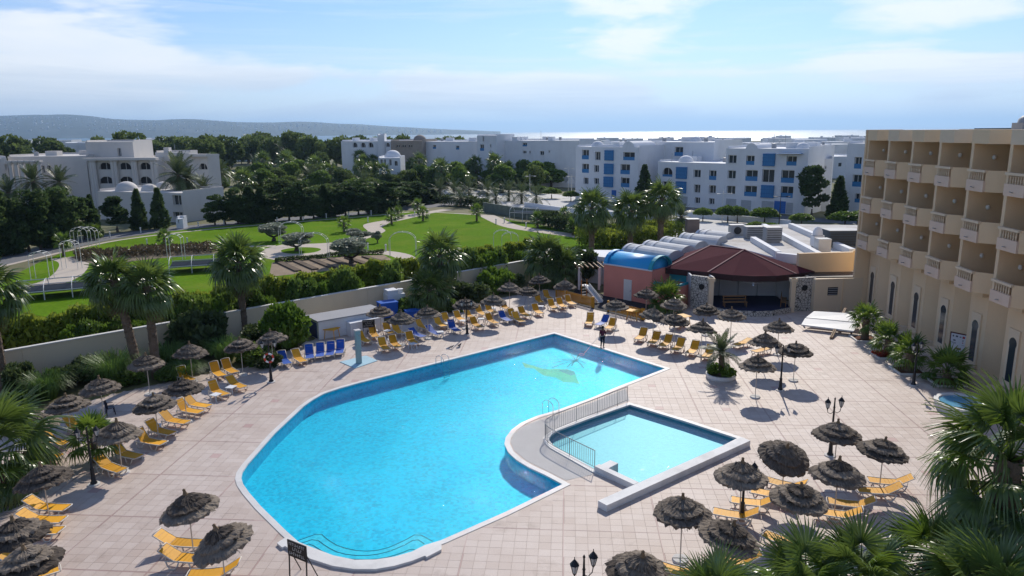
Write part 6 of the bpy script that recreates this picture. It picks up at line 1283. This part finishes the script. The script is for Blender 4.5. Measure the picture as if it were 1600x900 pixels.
# ---- lamp posts
M_lglass = mat('lantern_glass', (.55, .55, .52), .2, .05)
def lantern():
    b = MB(); b.lathe([(.06, 0), (.13, .30)], 6); g_ = b.mesh('lantern_glass', M_lglass); c = MB(); c.lathe([(.17, .30), (.14, .34), (.05, .46), (.015, .50), (.015, .58)], 6); c.lathe([(.03, -.08), (.07, 0), (.06, .02)], 6)
    for k in range(6): a = k * PI / 3; c.bar((.065 * cos(a), .065 * sin(a), 0), (.14 * cos(a), .14 * sin(a), .30), .016)
    return g_, c.mesh('lantern_cage', M_black)
LG = lantern()
def lamp_post(px, label, h=3.1, ang=0., n=2, zoff=0.):
    p = gp(*px); t = thing('lamp_post', label, 'lamp post', p, ang); b = MB(); b.lathe([(.16, 0), (.16, .12), (.11, .18), (.085, .75), (.10, .8), (.06, .86), (.045, h - .6), (.06, h - .55), (.04, h - .5), (.03, h - .15), (.05, h - .1), (.0, h)], 10); b.build('post', M_black, t, True); MB().lathe([(.28, 0), (.28, .05), (.16, .06)], 12).build('foot_plate', M_conc, t)
    for k in range(n):
        s = 1 if k == 0 else -1; a = MB(); a.tube([(0, 0, h - .75), (.18 * s, 0, h - .88), (.36 * s, 0, h - .80), (.40 * s, 0, h - .62)], .018, 6); ar = a.build('arm', M_black, t, True); 
        la = link('lantern', LG[1], t, loc=(.40 * s, 0, h - .54)); link('lantern_glass', LG[0], la)
    return p
lamp_post((147, 757), 'black lamp post among the yellow loungers beside the small palm', 3.0, .3); LB = lamp_post((424, 597), 'black lamp post carrying a lifebuoy beside the blue lounger', 3.0, .3); lamp_post((730, 523), 'black lamp post in the lounger row along the straight pool edge', 3.0, .2)
lamp_post((1219, 610), 'tall black lamp post standing free on the open terrace', 3.1, .1); lamp_post((1297, 712), 'black two lantern lamp post with square foot behind a parasol', 3.2, .25); lamp_post((1159, 812), 'black two lantern lamp post between loungers and bench wall', 2.7, 0); lamp_post((911, 992), 'black two lantern lamp post on the empty near paving', 3.0, .6); lamp_post((1427, 602), 'black lamp post beside the stubby palm near the hotel', 3.0, .5)
lb = thing('lifebuoy', 'red and white lifebuoy hung on the black lamp post', 'lifebuoy', (LB.x, LB.y - .13, 1.75)); 
for k in range(8):
    a0 = 2 * PI * k / 8; MB().tube([(.30 * cos(a0 + q * PI / 16), 0, .30 * sin(a0 + q * PI / 16)) for q in range(5)], .06, 8).build('ring_segment', M_white if k % 2 else mat('lifebuoy_red', (.55, .05, .03), .5), lb, True)
# ---- shower, pump house, tanks, notice boards, panels
def misc():
    p = gp(561, 568); t = thing('pool_shower', 'pale blue shower pillar on a tiled tray', 'shower', p, .6); bt = mat('pale_blue_tile', (.36, .55, .62), .5, .1, 2, .1, 14); MB().box((0, 0, 1.25), (.34, .34, 2.5)).build('pillar', mat('blue_grey_tile', (.25, .38, .40), .5, .12, 3, .12, 14), t); MB().box((0, 0, 2.53), (.42, .42, .07)).build('cap', M_conc, t); MB().tube([(0, -.17, 2.2), (0, -.45, 2.25), (0, -.5, 2.15)], .025, 6).build('shower_head', M_grey, t)
    c = V2(p); tr = ccw([V2(gp(*q)) - c for q in ((531, 566), (572, 556), (590, 564), (555, 576))]); Mx = Matrix.Rotation(-.6, 2); MB().prism([Mx @ q for q in tr], -.01, .04).build('tray', bt, t)
    A, B = V2(gp(499, 531)), V2(gp(600, 512)); d = (B - A).normalized(); n = Vector((-d.y, d.x)); n = n if n.y > 0 else -n; t = thing('pump_house', 'low white pump house with sloping top and a blue door', 'shed', (A.x, A.y, 0)); Lp = (B - A).length
    ro = mat('grey_roofing', (.32, .32, .33), .8, .1, .6)
    MB().prism([Vector((0, 0)), d * Lp, d * Lp + n * 2.4, n * 2.4], -.02, 1.5).build('wall', M_white, t); MB().prism([d * -.1 - n * .1, d * (Lp + .1) - n * .1, d * (Lp + .1) + n * 2.5, d * -.1 + n * 2.5], 1.5, 1.6).build('roof', ro, t)
    MB().prism([d * 2.4 - n * .9, d * 5.5 - n * .7, d * 5.5 - n * .01, d * 2.4 - n * .01], -.02, 1.15).build('buttress', M_white, t)
    MB().prism([d * -.04 + n * .35, d * -.001 + n * .35, d * -.001 + n * 2.0, d * -.04 + n * 2.0], .05, 1.35).build('door', mat('deep_blue_door', (.01, .035, .16), .5), t)
    hatch = thing('drain_cover', 'small dark arched opening at the foot of the white pump house', 'hatch', (*(A + d * 4.2 - n * .93), 0)); MB().lathe([(.32, 0), (.3, .25), (.18, .38), (0, .42)], 12).build('lid', M_black, hatch)
    p = gp(617, 487); t = thing('white_tank', 'stepped white plastic tank behind the blue containers', 'tank', p, .5); MB().box((0, 0, .9), (1.7, 1.3, 1.8)).build('body', M_white, t); MB().box((-.3, 0, 2.0), (1.0, 1.2, .4)).build('step', M_white, t); MB().lathe([(.3, 1.8), (.3, 2.15), (.0, 2.2)], 12, (.6, 0)).build('lid', M_white, t)
    for i, (px, sz, lab) in enumerate([((606, 494), (1.6, 1.2, 1.3), 'big blue plastic container before the white tank'), ((645, 497), (1.3, .8, .7), 'low blue container beside the flat wide parasol')]):
        p = gp(*px); t = thing('blue_container', lab, 'container', p, .5); MB().box((0, 0, sz[2] / 2), sz).build('body', M_blu, t); MB().box((0, 0, sz[2] + .05), (sz[0] * 1.06, sz[1] * 1.06, .1)).build('lid', mat('blue_lid', (.02, .12, .50), .4), t)
    for px, ang, hh, lab, w in (((577, 527), .25, 1.5, 'black notice board on legs behind the upright loungers', 1.0), ((468, 906), -.55, 1.55, 'black notice board with pale hand lettering at the pool steps', 1.0)):
        p = gp(*px); t = thing('notice_board', lab, 'sign', p, ang); bd = MB().box((0, 0, hh - .33), (w, .04, .66)).build('board', mat('board_black', (.012, .011, .012), .5), t)
        for x in (-1, 1): MB().bar((x * w * .46, .0, hh - .6), (x * w * .46, -.06, 0), .04).build('leg', M_black, t); MB().bar((x * w * .46, .02, hh - .4), (x * w * .46, .5, 0), .03).build('rear_leg', M_black, t)
        q = random.Random(3); wm = mat('chalk_white', (.6, .6, .58), .8)
        for ln, (z, x0, x1) in enumerate([(.20, -.40, .40), (.02, -.22, .24), (-.18, -.40, .36)]):
            x = x0
            while x < x1:
                ww = q.uniform(.05, .09); lt = MB(); lt.box((x, -.022, hh - .33 + z), (.014, .006, .12)); lt.box((x + ww * .5, -.022, hh - .33 + z + q.choice([-.05, 0, .05])), (ww * .8, .006, .014)); lt.build('lettering', wm, bd); x += ww + .03
    # folded white shade panels before the service block
    t = thing('folded_canopy', 'large white folded canopy panels lying before the service block', 'canopy', gp(1297, 512)); o = Vector(t.location); pm = mat('canopy_white', (.66, .66, .65), .5, .08, 1)
    def panel(q, lift, nm):
        P = [gp(*a, z) - o for a, z in q]; m = MB(); dn = Vector((0, 0, .12)); m.add(P + [v - dn for v in P], [(0, 1, 2, 3), (7, 6, 5, 4), (0, 4, 5, 1), (1, 5, 6, 2), (2, 6, 7, 3), (3, 7, 4, 0)]); m.build(nm, pm, t)
    panel([((1252, 507), .45), ((1334, 517), .45), ((1342, 505), .75), ((1258, 497), .75)], 0, 'front_panel'); panel([((1259, 496), .72), ((1342, 503.5), .74), ((1338, 490), 1.0), ((1272, 486), 1.0)], 0, 'rear_panel')
    for a, b in (((1297, 528), (1320, 482)), ((1300, 528), (1322, 482))): MB().bar(gp(*a, .1) - o, gp(*b, 1.1) - o, .09, .12).build('timber', M_wood, t)
    for q in ((1256, 510), (1330, 521), (1338, 496), (1272, 492)): v = gp(*q) - o; MB().box((v.x, v.y, .2), (.12, .12, .42)).build('foot', M_black, t)
    # whirlpool tub by the big palm, two pigeons
    t = thing('whirlpool_tub', 'pale blue tub with white rim behind the big palm leaves', 'tub', gp(1505, 640)); MB().lathe([(1.5, 0), (1.6, .5), (1.35, .5), (1.25, .2), (0, .2)], 24).build('rim', M_cop, t); MB().lathe([(1.33, .42), (0, .42)], 24).build('water', mat('tub_water', (.15, .38, .55), .1, spec=.5), t)
    for px, a in (((705, 545), 0.), ((718, 542), .8)):
        t = thing('pigeon', 'dark pigeon on the paving near the pool ladder', 'bird', gp(*px), a, 'two pigeons by the pool'); b = MB(); b.tube([(-.20, 0, .10), (-.12, 0, .13), (0, 0, .15), (.09, 0, .17), (.13, 0, .22), (.16, 0, .25), (.20, 0, .25), (.23, 0, .235)], [.012, .04, .065, .055, .035, .032, .028, .006], 8); b.build('body', mat('pigeon_grey', (.06, .06, .07), .7), t, True)
        for y in (-.025, .025): MB().tube([(.0, y, .10), (.01, y, 0)], .006, 4).build('leg', M_wood, t)
misc()
# ---- pool attendant with a long net pole
def person():
    p = gp(941, 543.5); sk = bpy.data.meshes.new('body'); J = {'pel': (0, 0, .92), 'wai': (0, .0, 1.08), 'che': (0, .02, 1.30), 'nec': (0, -.01, 1.47), 'hea': (0, -.05, 1.56), 'top': (0, -.05, 1.70), 'shl': (-.17, .0, 1.40), 'ell': (-.27, -.12, 1.16), 'wrl': (-.36, -.32, 1.02), 'hal': (-.39, -.38, .99), 'shr': (.17, 0, 1.40), 'elr': (.24, -.05, 1.14), 'wrr': (.10, -.25, 1.06), 'har': (.04, -.30, 1.05), 'hil': (-.09, 0, .88), 'knl': (-.10, -.04, .50), 'anl': (-.10, .02, .09), 'tol': (-.11, -.13, .03), 'hir': (.09, 0, .88), 'knr': (.11, -.05, .50), 'anr': (.12, .05, .09), 'tor': (.13, -.10, .03)}
    R_ = {'pel': .15, 'wai': .135, 'che': .15, 'nec': .06, 'hea': .085, 'top': .06, 'shl': .075, 'ell': .045, 'wrl': .032, 'hal': .035, 'shr': .075, 'elr': .045, 'wrr': .032, 'har': .035, 'hil': .10, 'knl': .06, 'anl': .04, 'tol': .035, 'hir': .10, 'knr': .06, 'anr': .04, 'tor': .035}
    E_ = [('pel', 'wai'), ('wai', 'che'), ('che', 'nec'), ('nec', 'hea'), ('hea', 'top'), ('che', 'shl'), ('shl', 'ell'), ('ell', 'wrl'), ('wrl', 'hal'), ('che', 'shr'), ('shr', 'elr'), ('elr', 'wrr'), ('wrr', 'har'), ('pel', 'hil'), ('hil', 'knl'), ('knl', 'anl'), ('anl', 'tol'), ('pel', 'hir'), ('hir', 'knr'), ('knr', 'anr'), ('anr', 'tor')]
    def skin(name, keys, m, parent, grow=1.0, root=None):
        ks = [k for k in J if k in keys]; me = bpy.data.meshes.new(name); me.from_pydata([J[k] for k in ks], [(ks.index(a), ks.index(b)) for a, b in E_ if a in ks and b in ks], []); me.materials.append(m); o = link(name, me, parent); sm_ = o.modifiers.new('skin', 'SKIN'); sm_.use_smooth_shade = True
        for i, k in enumerate(ks): me.skin_vertices[0].data[i].radius = (R_[k] * grow, R_[k] * grow * (.72 if k in ('pel', 'wai', 'che') else 1)); me.skin_vertices[0].data[i].use_root = (k == (root or ks[0]))
        s = o.modifiers.new('sub', 'SUBSURF'); s.levels = 1; s.render_levels = 2; return o
    t = thing('person', 'pool attendant in dark red shirt and dark trousers holding a long pole', 'person', p, .25)
    skin('body', set(J), mat('skin_tone', (.25, .13, .085), .6), t, 1.0, 'pel'); skin('shirt', {'wai', 'che', 'shl', 'ell', 'shr', 'elr', 'pel'}, mat('dark_red_cloth', (.12, .018, .035), .85), t, 1.14, 'che'); skin('trousers', {'pel', 'hil', 'knl', 'anl', 'hir', 'knr', 'anr'}, mat('dark_trousers', (.012, .013, .022), .85), t, 1.17, 'pel')
    h = MB(); h.lathe([(.088, 1.60), (.098, 1.66), (.09, 1.73), (.05, 1.775), (0, 1.785)], 12, (0, -.035)); h.build('hair', mat('dark_hair', (.012, .010, .009), .7), t, True)
    f = MB(); f.box((0, -.142, 1.60), (.022, .03, .04)); f.build('nose', mat('skin_tone', (.25, .13, .085), .6), t)
    for s in (-1, 1):
        MB().box((.034 * s, -.130, 1.625), (.022, .01, .010)).build('eye', M_black, t); hand = J['hal'] if s < 0 else J['har']
        for k in range(4): MB().tube([(hand[0] + .008 * s, hand[1] - .01, hand[2] + .03 - .02 * k), (hand[0] - .03, hand[1] - .05, hand[2] + .03 - .02 * k), (hand[0] - .045, hand[1] - .025, hand[2] + .025 - .02 * k)], .009, 5).build('finger', mat('skin_tone', (.25, .13, .085), .6), t)
        MB().box((.115 * s, -.06, .03), (.1, .26, .06)).build('shoe', M_black, t)
    n = thing('net_pole', 'thin pale pole with a skimmer net held by the pool attendant', 'pole', (p.x - .40, p.y - .42, .95)); MB().tube([(.62, .25, .10), (0, 0, .02), (-1.15, -1.0, -.95)], .015, 6).build('shaft', M_frame, n); b = MB(); b.tube([(-1.15 - .2 + .2 * cos(a), -1.0 - .15 + .2 * sin(a), -.98) for a in [2 * PI * k / 10 for k in range(11)]], .012, 5); b.build('net_hoop', M_frame, n)
person()
# ---- street lamps
for i, px in enumerate([(828, 305), (888, 300), (893, 306), (1006, 322), (1128, 345), (1306, 338), (1217, 352), (718, 300), (698, 290)]):
    p = gp(*px); t = thing('street_lamp', ['white street lamp with side arms among the clipped trees', 'tall white street lamp at the apartment corner', 'white street lamp with long arm before the scalloped wall', 'white street lamp in the gap between apartment blocks', 'white street lamp at the low street wall', 'white cross armed street lamp before the beige sided house', 'dark slim street lamp by the clipped hedge', 'slim street lamp by the resort entrance', 'slim street lamp beside the striped garden wall'][i], 'street lamp', p); m = M_black if i == 6 else M_frame; h = 7.0 if i in (1, 5) else 5.5
    MB().tube([(0, 0, 0), (0, 0, h)], [.09, .05], 6).build('post', m, t); MB().tube([(-.9, 0, h - .5), (0, 0, h - .45), (1.3, 0, h - .4)], .04, 5).build('arm', m, t)
    for x in (-.9, 1.3): MB().box((x, 0, h - .5), (.7, .25, .12)).build('lamp_head', m, t)
# ---- parked cars in the forecourt and car park
def car(px, ang, col, label):
    p = gp(*px); t = thing('parked_car', label, 'car', p, ang); m = mat('car_' + label.split()[0], col, .3, .03, 1, .02, 10, spec=.5); b = MB(); prof = [(-2.1, .35), (-2.1, .75), (-1.75, .85), (-1.25, 1.38), (.45, 1.40), (1.05, .95), (2.0, .80), (2.1, .40)]; n = len(prof)
    b.add([(x, y * (1 if z < 1 else .82), z) for y in (-.82, .82) for x, z in prof], [tuple(range(n - 1, -1, -1)), tuple(range(n, 2 * n))] + [(i, (i + 1) % n, n + (i + 1) % n, n + i) for i in range(n)]); b.build('body', m, t)
    for s in (-1, 1): MB().add([(-1.3, .80 * s, .92), (.9, .80 * s, .95), (.42, .70 * s, 1.34), (-1.12, .70 * s, 1.33)], [(0, 1, 2, 3)]).build('side_window', M_glass, t)
    MB().add([(1.06, -.7, .97), (1.06, .7, .97), (.52, .62, 1.37), (.52, -.62, 1.37)], [(0, 1, 2, 3)]).build('windscreen', M_glass, t)
    for x in (-1.3, 1.3):
        for y in (-.78, .78): w = MB(); w.tube([(x, y - .1, .32), (x, y + .1, .32)], .32, 14); wo = w.build('wheel', M_black, t); MB().tube([(x, y - .11, .32), (x, y + .11, .32)], .18, 10).build('rim', M_grey, wo)
    for y in (-.6, .6): MB().box((2.06, y, .66), (.06, .3, .12)).build('headlight', M_lglass, t)
car((700, 305), .2, (.6, .6, .62), 'silver car parked on the forecourt below the striped wall'); car((722, 309), .2, (.7, .7, .7), 'white car parked on the forecourt between low palms'); car((1062, 352), 2.8, (.55, .56, .58), 'pale car parked at the street behind the three tall palms'); car((757, 306), .1, (.10, .11, .13), 'dark car parked on the forecourt near the clipped hedge')
# ================================================================== AIR
def haze():
    m = bpy.data.materials.new('haze_air'); m.use_nodes = True; t = m.node_tree; t.nodes.clear(); out = N(t, 'ShaderNodeOutputMaterial'); v = N(t, 'ShaderNodeVolumePrincipled')
    v.inputs['Color'].default_value = (.46, .70, .98, 1); v.inputs['Density'].default_value = HAZE; v.inputs['Anisotropy'].default_value = .38; t.links.new(v.outputs[0], out.inputs['Volume'])
    o = MB().box((0, 0, 247), (90000, 90000, 506)).build('haze', m); o['kind'] = 'stuff'; tag(o, 'thin blue haze lying over the bay and the far hills', 'haze')
HAZE = 7.2e-5
haze()
